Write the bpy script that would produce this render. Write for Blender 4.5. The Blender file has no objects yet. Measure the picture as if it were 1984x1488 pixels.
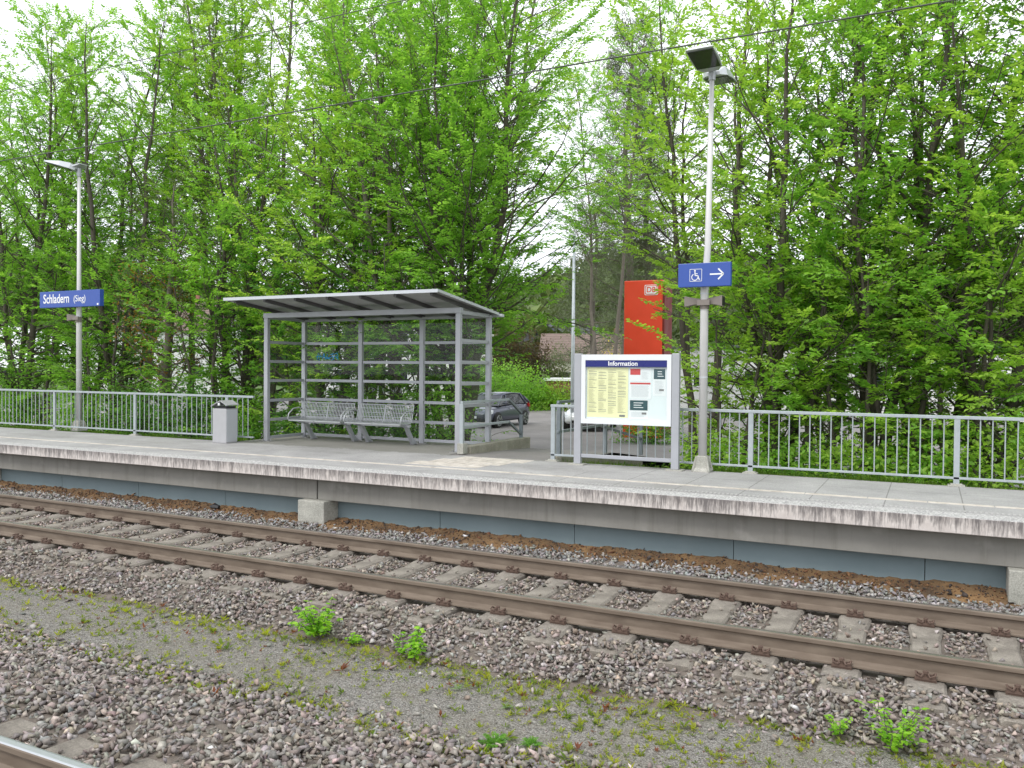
import bpy, math, random
import numpy as np
from mathutils import Vector, Matrix
S = bpy.context.scene
COL = S.collection
R = math.radians
# ------------------------------------------------------------ camera, world, sun, exposure
CAMP = np.array([0.0186, -7.036, 2.1198]); YAW, PIT, ROL, FPX = 0.46434, -0.016707, 0.0084922, 1616.8
_F = np.array([-math.sin(YAW)*math.cos(PIT), math.cos(YAW)*math.cos(PIT), math.sin(PIT)])
_R = np.array([math.cos(YAW), math.sin(YAW), 0.0]); _U = np.cross(_R, _F)
_R, _U = _R*math.cos(ROL)+_U*math.sin(ROL), -_R*math.sin(ROL)+_U*math.cos(ROL)
cd = bpy.data.cameras.new('camera'); cam = bpy.data.objects.new('camera', cd); COL.objects.link(cam)
cam.matrix_world = Matrix(((_R[0], _U[0], -_F[0], CAMP[0]), (_R[1], _U[1], -_F[1], CAMP[1]), (_R[2], _U[2], -_F[2], CAMP[2]), (0, 0, 0, 1)))
cd.sensor_width = 36; cd.lens = FPX/1984*36; cd.clip_start = .05; cd.clip_end = 3000
S.camera = cam
S.render.resolution_x, S.render.resolution_y = 1024, 768
SUN_EL, SUN_AZ = 52, 200      # azimuth measured like the sky texture's rotation
w = bpy.data.worlds.new('World'); S.world = w; w.use_nodes = True
nt = w.node_tree; nt.nodes.clear()
wo = nt.nodes.new('ShaderNodeOutputWorld'); bg = nt.nodes.new('ShaderNodeBackground')
sky = nt.nodes.new('ShaderNodeTexSky'); sky.sky_type = 'NISHITA'; sky.sun_disc = False
sky.sun_elevation = R(SUN_EL); sky.sun_rotation = R(SUN_AZ); sky.air_density = 1.0; sky.dust_density = 4.0
mx = nt.nodes.new('ShaderNodeMix'); mx.data_type = 'RGBA'; mx.inputs[0].default_value = .86
tc = nt.nodes.new('ShaderNodeTexCoord'); nz = nt.nodes.new('ShaderNodeTexNoise'); nz.inputs['Scale'].default_value = 1.6; nz.inputs['Detail'].default_value = 5
cr = nt.nodes.new('ShaderNodeValToRGB'); cr.color_ramp.elements[0].position = .3; cr.color_ramp.elements[0].color = (10.2, 10.7, 11.6, 1)
cr.color_ramp.elements[1].position = .7; cr.color_ramp.elements[1].color = (13.5, 13.7, 14.1, 1)
nt.links.new(tc.outputs['Generated'], nz.inputs['Vector']); nt.links.new(nz.outputs['Fac'], cr.inputs[0])
nt.links.new(sky.outputs[0], mx.inputs[6]); nt.links.new(cr.outputs[0], mx.inputs[7])
nt.links.new(mx.outputs[2], bg.inputs[0]); bg.inputs[1].default_value = .1
nt.links.new(bg.outputs[0], wo.inputs[0])
sd = bpy.data.lights.new('sun', 'SUN'); sd.energy = 1.1; sd.angle = R(14); sd.color = (1, .97, .92)
sun = bpy.data.objects.new('sun', sd); COL.objects.link(sun)
sv = Vector((math.sin(R(SUN_AZ))*math.cos(R(SUN_EL)), math.cos(R(SUN_AZ))*math.cos(R(SUN_EL)), math.sin(R(SUN_EL))))
sun.rotation_euler = sv.to_track_quat('Z', 'Y').to_euler()
S.view_settings.view_transform = 'Standard'; S.view_settings.look = 'None'; S.view_settings.gamma = 1; S.view_settings.exposure = 0.55
S.render.engine = 'CYCLES'
S.cycles.transparent_max_bounces = 24; S.cycles.max_bounces = 8

def at(px, py, Y):
    """world point seen at photo pixel (px,py) on the plane y=Y"""
    d = _F+_R*(px-992)/FPX-_U*(py-744)/FPX
    return CAMP+(Y-CAMP[1])/d[1]*d
# ------------------------------------------------------------ materials
class N:
    def __init__(s, name):
        s.m = bpy.data.materials.new(name); s.m.use_nodes = True; s.t = s.m.node_tree
        s.b = s.t.nodes['Principled BSDF']; s.o = s.t.nodes['Material Output']
        s.tc = s.t.nodes.new('ShaderNodeTexCoord')
    def n(s, typ, **k):
        x = s.t.nodes.new('ShaderNode'+typ)
        for a, v in k.items(): setattr(x, a, v)
        return x
    def l(s, a, b): s.t.links.new(a, b)
    def coord(s, sc=(1, 1, 1)):
        mp = s.n('Mapping'); mp.inputs['Scale'].default_value = sc; s.l(s.tc.outputs['Object'], mp.inputs[0]); return mp.outputs[0]
    def noise(s, scale, detail=4, sc=(1, 1, 1), rough=.55):
        x = s.n('TexNoise'); x.inputs['Scale'].default_value = scale; x.inputs['Detail'].default_value = detail; x.inputs['Roughness'].default_value = rough
        s.l(s.coord(sc), x.inputs['Vector']); return x.outputs['Fac']
    def ramp(s, fac, stops):
        x = s.n('ValToRGB'); e = x.color_ramp.elements
        while len(e) < len(stops): e.new(.5)
        for q, (p, c) in zip(e, stops):
            q.position = p; q.color = (*c, 1) if len(c) == 3 else c
        s.l(fac, x.inputs[0]); return x.outputs[0]
    def mix(s, fac, a, b, mode='MIX'):
        x = s.n('Mix', data_type='RGBA', blend_type=mode)
        for i, v in ((0, fac), (6, a), (7, b)):
            if hasattr(v, 'links'): s.l(v, x.inputs[i])
            else: x.inputs[i].default_value = v if i == 0 else (*v, 1)
        return x.outputs[2]
    def math(s, op, a, b=0):
        x = s.n('Math', operation=op)
        for i, v in enumerate((a, b)):
            if hasattr(v, 'links'): s.l(v, x.inputs[i])
            else: x.inputs[i].default_value = v
        return x.outputs[0]
    def xyz(s):
        x = s.n('SeparateXYZ'); s.l(s.tc.outputs['Object'], x.inputs[0]); return x.outputs
    def bump(s, h, strength=.3, dist=.01):
        x = s.n('Bump'); x.inputs['Strength'].default_value = strength; x.inputs['Distance'].default_value = dist
        s.l(h, x.inputs['Height']); s.l(x.outputs[0], s.b.inputs['Normal'])
    def fin(s, col=None, rough=.7, metal=0, spec=None):
        if col is not None:
            if hasattr(col, 'links'): s.l(col, s.b.inputs['Base Color'])
            else: s.b.inputs['Base Color'].default_value = (*col, 1)
        if hasattr(rough, 'links'): s.l(rough, s.b.inputs['Roughness'])
        else: s.b.inputs['Roughness'].default_value = rough
        s.b.inputs['Metallic'].default_value = metal
        if spec is not None: s.b.inputs['Specular IOR Level'].default_value = spec
        return s.m
def plain(name, c, rough=.6, metal=0, var=.18, scale=6, bump=.1, bscale=40, spec=None):
    n = N(name); f = n.noise(scale)
    c1 = tuple(x*(1-var) for x in c); c2 = tuple(min(1, x*(1+var)) for x in c)
    g = n.noise(bscale, 3)
    col = n.mix(f, c1, c2); n.bump(g, bump, .004)
    r = n.ramp(n.noise(scale*2), [(.3, (rough*.8,)*3), (.7, (min(1, rough*1.15),)*3)])
    return n.fin(col, r, metal, spec)
M = {}
M['galv'] = plain('galvanised_steel', (.40, .44, .46), .5, .35, .22, 9, .06, 60)
M['galv_dark'] = plain('weathered_steel_rail', (.20, .23, .25), .5, .3, .2, 9)
M['frame'] = plain('silver_grey_paint', (.40, .41, .44), .42, .25, .09, 4, .03)
M['rib'] = plain('dark_grey_rib_paint', (.11, .105, .11), .5, .2, .1, 5, .03)
M['frame_light'] = plain('light_aluminium', (.55, .57, .60), .4, .3, .06, 4, .02)
M['alu_pole'] = plain('brushed_aluminium', (.62, .61, .60), .42, .12, .10, 3, .05, 90)
M['white_case'] = plain('white_lacquer', (.72, .74, .76), .35, 0, .04, 3, .02)
M['bench'] = plain('bench_coating', (.44, .46, .47), .4, .3, .08, 8, .02)
M['blue_sign'] = plain('blue_enamel', (.035, .085, .36), .35, 0, .06, 3, .02)
M['navy'] = plain('navy_header', (.012, .018, .16), .3, 0, .05, 3, .02)
M['white_paint'] = plain('white_paint', (.82, .83, .84), .45, 0, .03, 5, .02)
M['red'] = plain('traffic_red_paint', (.76, .068, .026), .5, 0, .13, 1.6, .02)
M['red_shaded'] = plain('shaded_side_red', (.15, .014, .010), .7, 0, .1, 1.2, .02)  # same tower red, with the shade of its right side put into the colour
M['bin'] = plain('bin_grey_paint', (.42, .42, .43), .45, .15, .1, 7, .03)
M['black'] = plain('black_plastic', (.015, .015, .017), .5, 0, .2, 6, .05)
M['speaker'] = plain('taupe_plastic', (.22, .19, .17), .6, 0, .12, 8, .05)
M['lens'] = plain('dark_lamp_glass', (.05, .055, .05), .12, .3, .4, 14, .02)
M['paper_y'] = plain('yellow_paper', (.80, .775, .47), .7, 0, .03, 3, 0)
M['paper_w'] = plain('white_paper', (.78, .80, .82), .7, 0, .03, 3, 0)
M['backing'] = plain('pale_board', (.71, .77, .79), .5, 0, .03, 2, 0)
M['teal'] = plain('dark_teal_print', (.03, .075, .09), .6, 0, .1, 9, 0)
M['print_red'] = plain('red_print', (.55, .06, .06), .6, 0, .1, 9, 0)
M['ink'] = plain('grey_print', (.20, .20, .20), .7, 0, .1, 30, 0)
M['ink_light'] = plain('fine_print', (.52, .50, .34), .7, 0, .1, 30, 0)
M['ink_pale'] = plain('pale_print', (.50, .52, .55), .7, 0, .1, 30, 0)
M['blue_pen'] = plain('blue_marker', (.02, .30, .62), .6, 0, .1, 30, 0)
M['grey_pen'] = plain('grey_marker', (.30, .34, .32), .6, 0, .1, 30, 0)
M['car_grey'] = plain('anthracite_car_paint', (.11, .118, .15), .2, .35, .04, 2, 0)
M['car_white'] = plain('white_car_paint', (.70, .72, .74), .2, 0, .02, 2, 0)
M['car_glass'] = plain('tinted_car_glass', (.02, .024, .028), .05, 0, .1, 2, 0)
M['tyre'] = plain('rubber', (.018, .018, .018), .8, 0, .2, 20)
M['rim'] = plain('alloy_rim', (.42, .43, .45), .3, .7, .1, 8, 0)
M['lamp_clear'] = plain('clear_lens', (.55, .58, .6), .1, .2, .1, 10, 0)
M['lamp_red'] = plain('red_lens', (.45, .02, .015), .15, 0, .1, 10, 0)
M['wire'] = plain('oxidised_copper_wire', (.09, .10, .085), .6, .3, .2, 5)
M['render_wall'] = plain('white_render', (.68, .68, .66), .8, 0, .05, 1, .1)
M['cream_wall'] = plain('cream_render', (.58, .54, .47), .8, 0, .06, 1, .1)
M['litter_white'] = plain('crumpled_tissue', (.75, .75, .76), .9, 0, .05, 20, .3)
M['grooves'] = plain('tactile_concrete', (.40, .39, .38), .85, 0, .18, 5, .2)
M['trunk_dark'] = plain('dark_bark', (.085, .072, .056), .9, 0, .35, 12, .6, 30)
M['trunk_grey'] = plain('grey_bark', (.15, .13, .105), .9, 0, .3, 10, .6, 30)
M['bolt'] = plain('bolt_steel', (.35, .35, .34), .4, .6, .2, 20)
def m_glass():
    n = N('clear_glass'); t = n.n('BsdfTransparent'); t.inputs[0].default_value = (.985, .997, .99, 1)
    g = n.n('BsdfGlossy'); g.inputs['Roughness'].default_value = .02
    f = n.n('Fresnel'); ge = n.n('NewGeometry'); n.l(n.math('SUBTRACT', 1.45, n.math('MULTIPLY', ge.outputs['Backfacing'], 1.45-1/1.45)), f.inputs[0])
    d = n.n('BsdfDiffuse'); d.inputs[0].default_value = (.55, .62, .60, 1)
    sm = n.noise(2.5, 6, (1, 1, .5)); k = n.ramp(sm, [(.5, (.0,)*3), (.85, (.02,)*3)])
    a = n.n('MixShader'); n.l(n.math('MULTIPLY', f.outputs[0], .35), a.inputs[0]); n.l(t.outputs[0], a.inputs[1]); n.l(g.outputs[0], a.inputs[2])
    b = n.n('MixShader'); n.l(k, b.inputs[0]); n.l(a.outputs[0], b.inputs[1]); n.l(d.outputs[0], b.inputs[2])
    n.l(b.outputs[0], n.o.inputs[0]); return n.m
M['glass'] = m_glass()
def m_leaf(name, rough=.5, trans=.5):
    n = N(name); a = n.n('Attribute'); a.attribute_name = 'col'
    n.l(a.outputs['Color'], n.b.inputs['Base Color']); n.b.inputs['Roughness'].default_value = rough; n.b.inputs['Specular IOR Level'].default_value = .35
    t = n.n('BsdfTranslucent'); h = n.mix(1.0, a.outputs['Color'], (1.5, 1.55, .8), 'MULTIPLY'); n.l(h, t.inputs[0])
    x = n.n('MixShader'); x.inputs[0].default_value = trans
    n.l(n.b.outputs[0], x.inputs[1]); n.l(t.outputs[0], x.inputs[2]); n.l(x.outputs[0], n.o.inputs[0]); return n.m
M['leaf'] = m_leaf('spring_leaf'); M['needle'] = m_leaf('needle_leaf', .6, .2)
def m_attr(name, rough=.85, bump=.4):
    n = N(name); a = n.n('Attribute'); a.attribute_name = 'col'
    f = n.noise(60, 4); c = n.mix(.35, a.outputs['Color'], n.ramp(f, [(.3, (.25,)*3), (.7, (.9,)*3)]), 'OVERLAY')
    n.bump(n.noise(120, 3), bump, .003); return n.fin(c, rough)
M['stone'] = m_attr('crushed_stone')
def m_rail(name, top):
    n = N(name); z = n.xyz()[2]
    rust = n.ramp(n.noise(14, 5, (.25, 1, 1)), [(.3, (.125, .093, .068)), (.7, (.20, .158, .120))])
    k = n.math('GREATER_THAN', z, -.006)
    y = n.xyz()[1]; yb = n.math('ABSOLUTE', y); k = n.math('MULTIPLY', k, n.math('LESS_THAN', yb, .024 if not top else .031))
    shine = (.55, .56, .58) if top else (.36, .33, .31)
    c = n.mix(k, rust, shine); n.fin(c, .6)
    r = n.mix(k, (.75,)*3, (.36,)*3); n.l(r, n.b.inputs['Roughness'])
    n.l(n.math('MULTIPLY', k, .85), n.b.inputs['Metallic']); n.bump(n.noise(30, 3), .06, .002); return n.m
M['rail'] = m_rail('rusty_rail_steel', False); M['rail_shiny'] = m_rail('polished_rail_steel', True)
def m_conc(name, a, b, scale=3, rough=.88, bump=.25, speck=True):
    n = N(name); c = n.ramp(n.noise(scale, 8, rough=.65), [(.3, a), (.7, b)])
    if speck: c = n.mix(.5, c, n.ramp(n.noise(90, 2), [(.35, (.3,)*3), (.65, (.7,)*3)]), 'OVERLAY')
    n.bump(n.noise(70, 4), bump, .004); return n.fin(c, rough)
M['sleeper'] = m_conc('aged_sleeper_concrete', (.135, .118, .098), (.285, .255, .215), 5)
def m_beam():
    n = N('smooth_beam_concrete'); c = n.ramp(n.noise(1.2, 8, rough=.65), [(.3, (.185, .178, .16)), (.7, (.25, .242, .218))])
    s1 = n.ramp(n.noise(9, 5, (1, 1, .07), .7), [(.52, (0,)*3), (.75, (.5,)*3)]); c = n.mix(s1, c, (.13, .12, .10))
    s2 = n.ramp(n.noise(3, 6), [(.6, (0,)*3), (.75, (.35,)*3)]); c = n.mix(s2, c, (.40, .39, .36)); n.bump(n.noise(50, 4), .1, .003); return n.fin(c, .85)
M['beam'] = m_beam()
M['block'] = m_conc('foundation_concrete', (.27, .27, .235), (.45, .44, .39), 4)
M['ramp_wall'] = m_conc('mossy_concrete', (.20, .19, .145), (.36, .34, .28), 4)
M['skirt'] = m_conc('blue_grey_panel', (.155, .21, .225), (.205, .265, .285), .8, .6, .03, False)
M['soil'] = m_conc('rusty_soil', (.07, .045, .026), (.25, .148, .065), 2.2, 1, .6)
M['clip'] = plain('rusty_clip', (.13, .085, .065), .8, .2, .3, 25)
def m_deck():
    n = N('platform_paving'); x, y, z = n.xyz()
    c = n.ramp(n.noise(1.3, 8, rough=.65), [(.28, (.26, .255, .25)), (.72, (.40, .39, .38))])
    c = n.mix(.55, c, n.ramp(n.noise(130, 2), [(.35, (.3,)*3), (.65, (.7,)*3)]), 'OVERLAY')
    # paving joints: real slabs on the right-hand stretch, tarmac further left
    fx = n.math('FRACT', n.math('DIVIDE', n.math('ADD', x, 40.2), .78)); jx = n.math('LESS_THAN', n.math('MULTIPLY', fx, .78), .013)
    dy = n.math('ABSOLUTE', n.math('SUBTRACT', y, 4.22)); jy = n.math('LESS_THAN', dy, .007)
    d2 = n.math('ABSOLUTE', n.math('SUBTRACT', y, 2.93)); j2 = n.math('LESS_THAN', d2, .006)
    right = n.math('GREATER_THAN', n.math('ADD', x, n.math('MULTIPLY', n.noise(.6, 2), 1.5)), -3.6)
    j = n.math('MAXIMUM', jx, n.math('MAXIMUM', jy, j2)); j = n.math('MULTIPLY', j, right)
    d3 = n.math('ABSOLUTE', n.math('SUBTRACT', y, 3.48)); j3 = n.math('LESS_THAN', d3, .006); j = n.math('MAXIMUM', j, j3)
    c = n.mix(n.math('MULTIPLY', j, .6), c, (.10, .095, .085))
    gum = n.n('TexVoronoi'); gum.inputs['Scale'].default_value = 5; n.l(n.coord(), gum.inputs['Vector']); gs = n.n('SeparateColor'); n.l(gum.outputs['Color'], gs.inputs[0])
    gk = n.math('MULTIPLY', n.math('LESS_THAN', gum.outputs['Distance'], .10), n.math('MULTIPLY', n.math('LESS_THAN', gs.outputs[0], .35), .5)); c = n.mix(gk, c, (.12, .115, .11))
    st = n.ramp(n.noise(.9, 5, (.35, 1, 1), .7), [(.5, (0,)*3), (.72, (.45,)*3)]); c = n.mix(st, c, (.17, .16, .14))
    # grime along the back edge
    g = n.math('MULTIPLY', n.math('GREATER_THAN', n.math('ADD', y, n.math('MULTIPLY', n.noise(5, 4), .5)), 5.28), .5)
    c = n.mix(g, c, (.13, .125, .09))
    n.bump(n.math('SUBTRACT', n.noise(80, 4), j), .3, .004); return n.fin(c, .85)
M['deck'] = m_deck()
def m_edge():
    n = N('stained_edge_slab'); x, y, z = n.xyz()
    pink = n.ramp(n.noise(9, 6), [(.3, (.50, .45, .42)), (.7, (.66, .61, .575))])
    st = n.noise(26, 6, (1, 1, .10), .7); st2 = n.noise(1.1, 3, (1, 0, 0))
    zz = n.math('DIVIDE', n.math('SUBTRACT', z, .51), .15)                       # 0 bottom .. 1 top of the face
    th = n.math('ADD', n.math('MULTIPLY', zz, .15), n.math('MULTIPLY', n.math('ADD', n.math('MULTIPLY', st2, 1.6), n.math('MULTIPLY', n.noise(2.2, 4), 1.1)), .115))
    fine = n.noise(75, 3, (1, 1, .16), .6); k = n.math('ADD', n.math('ADD', n.math('MULTIPLY', st, .62), n.math('MULTIPLY', fine, .38)), th); k = n.ramp(k, [(.66, (0,)*3), (.74, (.40,)*3), (.86, (.85,)*3)])
    k = n.math('MULTIPLY', k, n.math('LESS_THAN', z, .6785))
    c = n.mix(k, pink, (.095, .085, .085))
    topc = n.ramp(n.noise(55, 3), [(.38, (.22, .21, .21)), (.6, (.56, .55, .53))])
    c = n.mix(n.math('GREATER_THAN', z, .6785), c, topc)
    n.bump(n.noise(60, 4), .4, .004); return n.fin(c, .85)
M['edge'] = m_edge()
def m_strip():
    n = N('pale_guide_tile'); c = n.ramp(n.noise(7, 8, rough=.7), [(.32, (.33, .29, .25)), (.52, (.55, .50, .44)), (.7, (.66, .61, .55))])
    n.bump(n.noise(60, 3), .3, .003); return n.fin(c, .8)
M['strip'] = m_strip()
def m_path():
    n = N('fine_gravel'); v = n.n('TexVoronoi'); v.inputs['Scale'].default_value = 120; n.l(n.coord(), v.inputs['Vector'])
    hs = n.n('SeparateColor'); n.l(v.outputs['Color'], hs.inputs[0])
    c = n.ramp(hs.outputs[0], [(.05, (.085, .08, .07)), (.5, (.18, .17, .15)), (.95, (.33, .31, .285))])
    moss = n.ramp(n.noise(1.6, 6, rough=.7), [(.45, (0,)*3), (.66, (.55,)*3)])
    c = n.mix(moss, c, (.165, .15, .105)); 
    n.bump(v.outputs['Distance'], .9, .006); return n.fin(c, .9)
M['path'] = m_path()
M['bed'] = m_conc('ballast_dust', (.10, .083, .068), (.18, .15, .125), 9, 1, .6)
M['asphalt'] = m_conc('car_park_asphalt', (.155, .145, .14), (.25, .235, .225), .5, .9, .3)
M['earth'] = m_conc('leafy_earth', (.03, .035, .015), (.085, .09, .035), 2, 1, .6)
M['grassland'] = m_conc('meadow', (.05, .09, .02), (.10, .16, .04), .05, 1, .4, False)
M['hill'] = m_conc('wooded_slope', (.05, .08, .03), (.10, .13, .055), .03, 1, .4, False)
def m_tiles(name, a, b, sc):
    n = N(name); wv = n.n('TexWave', wave_type='BANDS', bands_direction='Z'); wv.inputs['Scale'].default_value = sc; wv.inputs['Distortion'].default_value = .4; n.l(n.coord(), wv.inputs['Vector'])
    c = n.mix(n.math('MULTIPLY', n.noise(3, 5), wv.outputs['Fac']), a, b); n.bump(wv.outputs['Fac'], .4, .03); return n.fin(c, .8)
M['roof_brown'] = m_tiles('brown_roof_tiles', (.12, .085, .07), (.30, .22, .18), 1.6)
M['roof_grey'] = m_tiles('slate_roof_tiles', (.08, .085, .10), (.2, .21, .24), 1.6)
def m_brick():
    n = N('red_brick'); b = n.n('TexBrick'); b.inputs['Scale'].default_value = 4; b.inputs['Color1'].default_value = (.36, .12, .07, 1); b.inputs['Color2'].default_value = (.27, .09, .06, 1); b.inputs['Mortar'].default_value = (.3, .27, .24, 1)
    mp = n.n('Mapping'); mp.inputs['Rotation'].default_value = (R(90), 0, 0); n.l(n.tc.outputs['Object'], mp.inputs[0]); n.l(mp.outputs[0], b.inputs['Vector']); return n.fin(b.outputs[0], .85)
M['brick'] = m_brick()
def m_roofsheet():
    n = N('ribbed_roof_sheet'); c = n.ramp(n.noise(3, 5), [(.3, (.42, .42, .42)), (.7, (.52, .52, .52))])
    wv = n.n('TexWave', wave_type='BANDS', bands_direction='X'); wv.inputs['Scale'].default_value = 5; n.l(n.coord(), wv.inputs['Vector'])
    n.bump(wv.outputs['Fac'], .5, .01); return n.fin(c, .5, .3)
M['roofsheet'] = m_roofsheet()

# ------------------------------------------------------------ mesh helpers
class MB:
    def __init__(s): s.v = []; s.f = []
    def add(s, vs, fs):
        o = len(s.v); s.v += [tuple(map(float, v)) for v in vs]; s.f += [tuple(o+i for i in f) for f in fs]; return s
    def box(s, x0, x1, y0, y1, z0, z1):
        v = [(x, y, z) for x in (x0, x1) for y in (y0, y1) for z in (z0, z1)]
        return s.add(v, [(0, 1, 3, 2), (4, 6, 7, 5), (0, 4, 5, 1), (2, 3, 7, 6), (0, 2, 6, 4), (1, 5, 7, 3)])
    def bar(s, a, b, wx, wz, up=(0, 0, 1)):
        a = Vector(a); b = Vector(b); d = (b-a).normalized(); u = Vector(up); sd_ = d.cross(u)
        if sd_.length < 1e-4: sd_ = d.cross(Vector((1, 0, 0)))
        sd_.normalize(); u = sd_.cross(d)
        v = [p+sd_*i*wx/2+u*j*wz/2 for p in (a, b) for i, j in ((-1, -1), (1, -1), (1, 1), (-1, 1))]
        return s.add(v, [(0, 1, 2, 3), (7, 6, 5, 4), (0, 4, 5, 1), (1, 5, 6, 2), (2, 6, 7, 3), (3, 7, 4, 0)])
    def tube(s, pts, r, n=8):
        pts = [Vector(p) for p in pts]; rs = r if isinstance(r, (list, tuple)) else [r]*len(pts)
        o = len(s.v); ref = None
        for i, p in enumerate(pts):
            d = (pts[min(i+1, len(pts)-1)]-pts[max(i-1, 0)]).normalized()
            if ref is None: ref = d.orthogonal().normalized()
            u = (ref-d*ref.dot(d)).normalized(); ref = u; q = d.cross(u)
            for k in range(n):
                a = 2*math.pi*k/n; s.v.append(tuple(p+(u*math.cos(a)+q*math.sin(a))*rs[i]))
        for i in range(len(pts)-1):
            for k in range(n):
                s.f.append((o+i*n+k, o+i*n+(k+1) % n, o+(i+1)*n+(k+1) % n, o+(i+1)*n+k))
        s.f.append(tuple(o+k for k in reversed(range(n)))); s.f.append(tuple(o+(len(pts)-1)*n+k for k in range(n))); return s
    def prism(s, poly, a, b, axis='y'):
        """poly of 2-D points extruded from a to b along an axis"""
        n = len(poly); mk = {'y': lambda p, t: (p[0], t, p[1]), 'x': lambda p, t: (t, p[0], p[1]), 'z': lambda p, t: (p[0], p[1], t)}[axis]
        v = [mk(p, a) for p in poly]+[mk(p, b) for p in poly]
        return s.add(v, [tuple(range(n)), tuple(reversed(range(n, 2*n)))]+[(i, n+i, n+(i+1) % n, (i+1) % n) for i in range(n)])
    def loft(s, rings, cap=True):
        n = len(rings[0]); o = len(s.v)
        for r_ in rings: s.v += [tuple(map(float, p)) for p in r_]
        for i in range(len(rings)-1):
            for k in range(n): s.f.append((o+i*n+k, o+i*n+(k+1) % n, o+(i+1)*n+(k+1) % n, o+(i+1)*n+k))
        if cap: s.f.append(tuple(o+k for k in reversed(range(n)))); s.f.append(tuple(o+(len(rings)-1)*n+k for k in range(n)))
        return s
    def build(s, name, m, parent=None, bevel=0, smooth=False, fix=True):
        me = bpy.data.meshes.new(name); me.from_pydata(s.v, [], s.f); me.materials.append(m)
        if fix:
            import bmesh
            b = bmesh.new(); b.from_mesh(me); bmesh.ops.recalc_face_normals(b, faces=b.faces); b.to_mesh(me); b.free()
        ob = bpy.data.objects.new(name, me); COL.objects.link(ob)
        if parent: ob.parent = parent
        if bevel:
            md = ob.modifiers.new('bevel', 'BEVEL'); md.width = bevel; md.segments = 2; md.limit_method = 'ANGLE'; md.angle_limit = R(40)
        if smooth:
            for p in me.polygons: p.use_smooth = True
        return ob
def tag(o, label=None, cat=None, group=None, kind=None):
    for k, v in (('label', label), ('category', cat), ('group', group), ('kind', kind)):
        if v: o[k] = v
    return o
def thing(name, label, cat, loc=(0, 0, 0), rz=0, group=None):
    o = bpy.data.objects.new(name, None); COL.objects.link(o); o.location = loc; o.rotation_euler = (0, 0, rz); o.empty_display_size = .2
    return tag(o, label, cat, group)
def dup(o, parent=None):
    c = o.copy(); COL.objects.link(c); c.parent = parent
    for ch in list(o.children): dup(ch, c)
    return c
def npmesh(name, m, V, F, C=None, parent=None, smooth=False):
    """V (n,3), F (m,k) all faces of one size, C (n,3) colours"""
    me = bpy.data.meshes.new(name); n = len(V); k = F.shape[1]
    me.vertices.add(n); me.vertices.foreach_set('co', np.ascontiguousarray(V, dtype=np.float32).ravel())
    me.loops.add(F.size); me.loops.foreach_set('vertex_index', np.ascontiguousarray(F, dtype=np.int32).ravel())
    me.polygons.add(len(F)); me.polygons.foreach_set('loop_start', np.arange(0, F.size, k, dtype=np.int32))
    me.polygons.foreach_set('loop_total', np.full(len(F), k, dtype=np.int32))
    me.update(calc_edges=True)
    if C is not None:
        a = me.color_attributes.new('col', 'FLOAT_COLOR', 'POINT'); cc = np.ones((n, 4), dtype=np.float32); cc[:, :3] = C; a.data.foreach_set('color', cc.ravel())
    me.materials.append(m)
    ob = bpy.data.objects.new(name, me); COL.objects.link(ob)
    if parent: ob.parent = parent
    if smooth: me.polygons.foreach_set('use_smooth', np.ones(len(F), dtype=bool))
    return ob
def text(name, body, size, m, parent, loc, rot=(R(90), 0, 0), align='LEFT', sx=1, bold=0, depth=.002):
    cu = bpy.data.curves.new(name, 'FONT'); cu.body = body; cu.size = size; cu.align_x = align; cu.align_y = 'CENTER'; cu.extrude = depth; cu.offset = bold; cu.resolution_u = 4
    tmp = bpy.data.objects.new('tmp', cu); COL.objects.link(tmp)
    dg = bpy.context.evaluated_depsgraph_get(); me = bpy.data.meshes.new_from_object(tmp.evaluated_get(dg)); bpy.data.objects.remove(tmp)
    me.name = name; me.materials.clear(); me.materials.append(m)
    o = bpy.data.objects.new(name, me); COL.objects.link(o); o.parent = parent; o.location = loc; o.rotation_euler = rot; o.scale = (sx, 1, 1); return o
def frame_pts(z):                                        # small helper: plate polygon
    return [(-z, -z), (z, -z), (z, z), (-z, z)]
rng = np.random.default_rng(7); random.seed(7)

# ------------------------------------------------------------ ground and terrain
H = .68                       # platform height above the rail heads; z = 0 is the rail head
def sheet(name, x0, x1, y0, y1, z, m, nx=1, ny=1, zf=None, kind='structure'):
    xs = np.linspace(x0, x1, nx+1); ys = np.linspace(y0, y1, ny+1); X, Y = np.meshgrid(xs, ys)
    Z = np.full_like(X, z) if zf is None else zf(X, Y)
    V = np.stack([X.ravel(), Y.ravel(), Z.ravel()], 1)
    i = np.arange(nx*ny); a = (i//nx)*(nx+1)+i % nx; F = np.stack([a, a+1, a+nx+2, a+nx+1], 1)
    o = npmesh(name, m, V, F, smooth=zf is not None); o['kind'] = kind; return o
sheet('ground', -1500, 1500, -300, 1500, -.62, M['grassland'])
def bedz(X, Y):
    z = np.interp(Y, [-9, -6.4, -6.1, -4.0, -3.3, -2.35, -2.2, -1.2, -1.05, -.45, 0, 1.5, 2.1, 2.75, 3.4], [-.5, -.42, -.2, -.2, -.21, -.36, -.375, -.375, -.35, -.235, -.232, -.232, -.19, -.13, -.12])
    return z
sheet('track_bed', -40, 14, -9, 3.4, 0, M['bed'], 2, 160, bedz)
def pz(X, Y): return -.352+.012*np.sin(X*1.7+Y)*np.cos(Y*3.1+X*.6)
sheet('cinder_path', -40, 14, -2.42, -1.1, 0, M['path'], 200, 12, pz)
sheet('car_park', -52, 12, 14.2, 43, -.35, M['asphalt'])
def vz(X, Y): return np.interp(Y, [4.7, 5.6, 9.5, 14.5, 60], [.60, .52, -.30, -.37, -.42])+.05*np.sin(X*2.1)*np.cos(Y*1.7+X)*(Y > 5.2)
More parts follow.
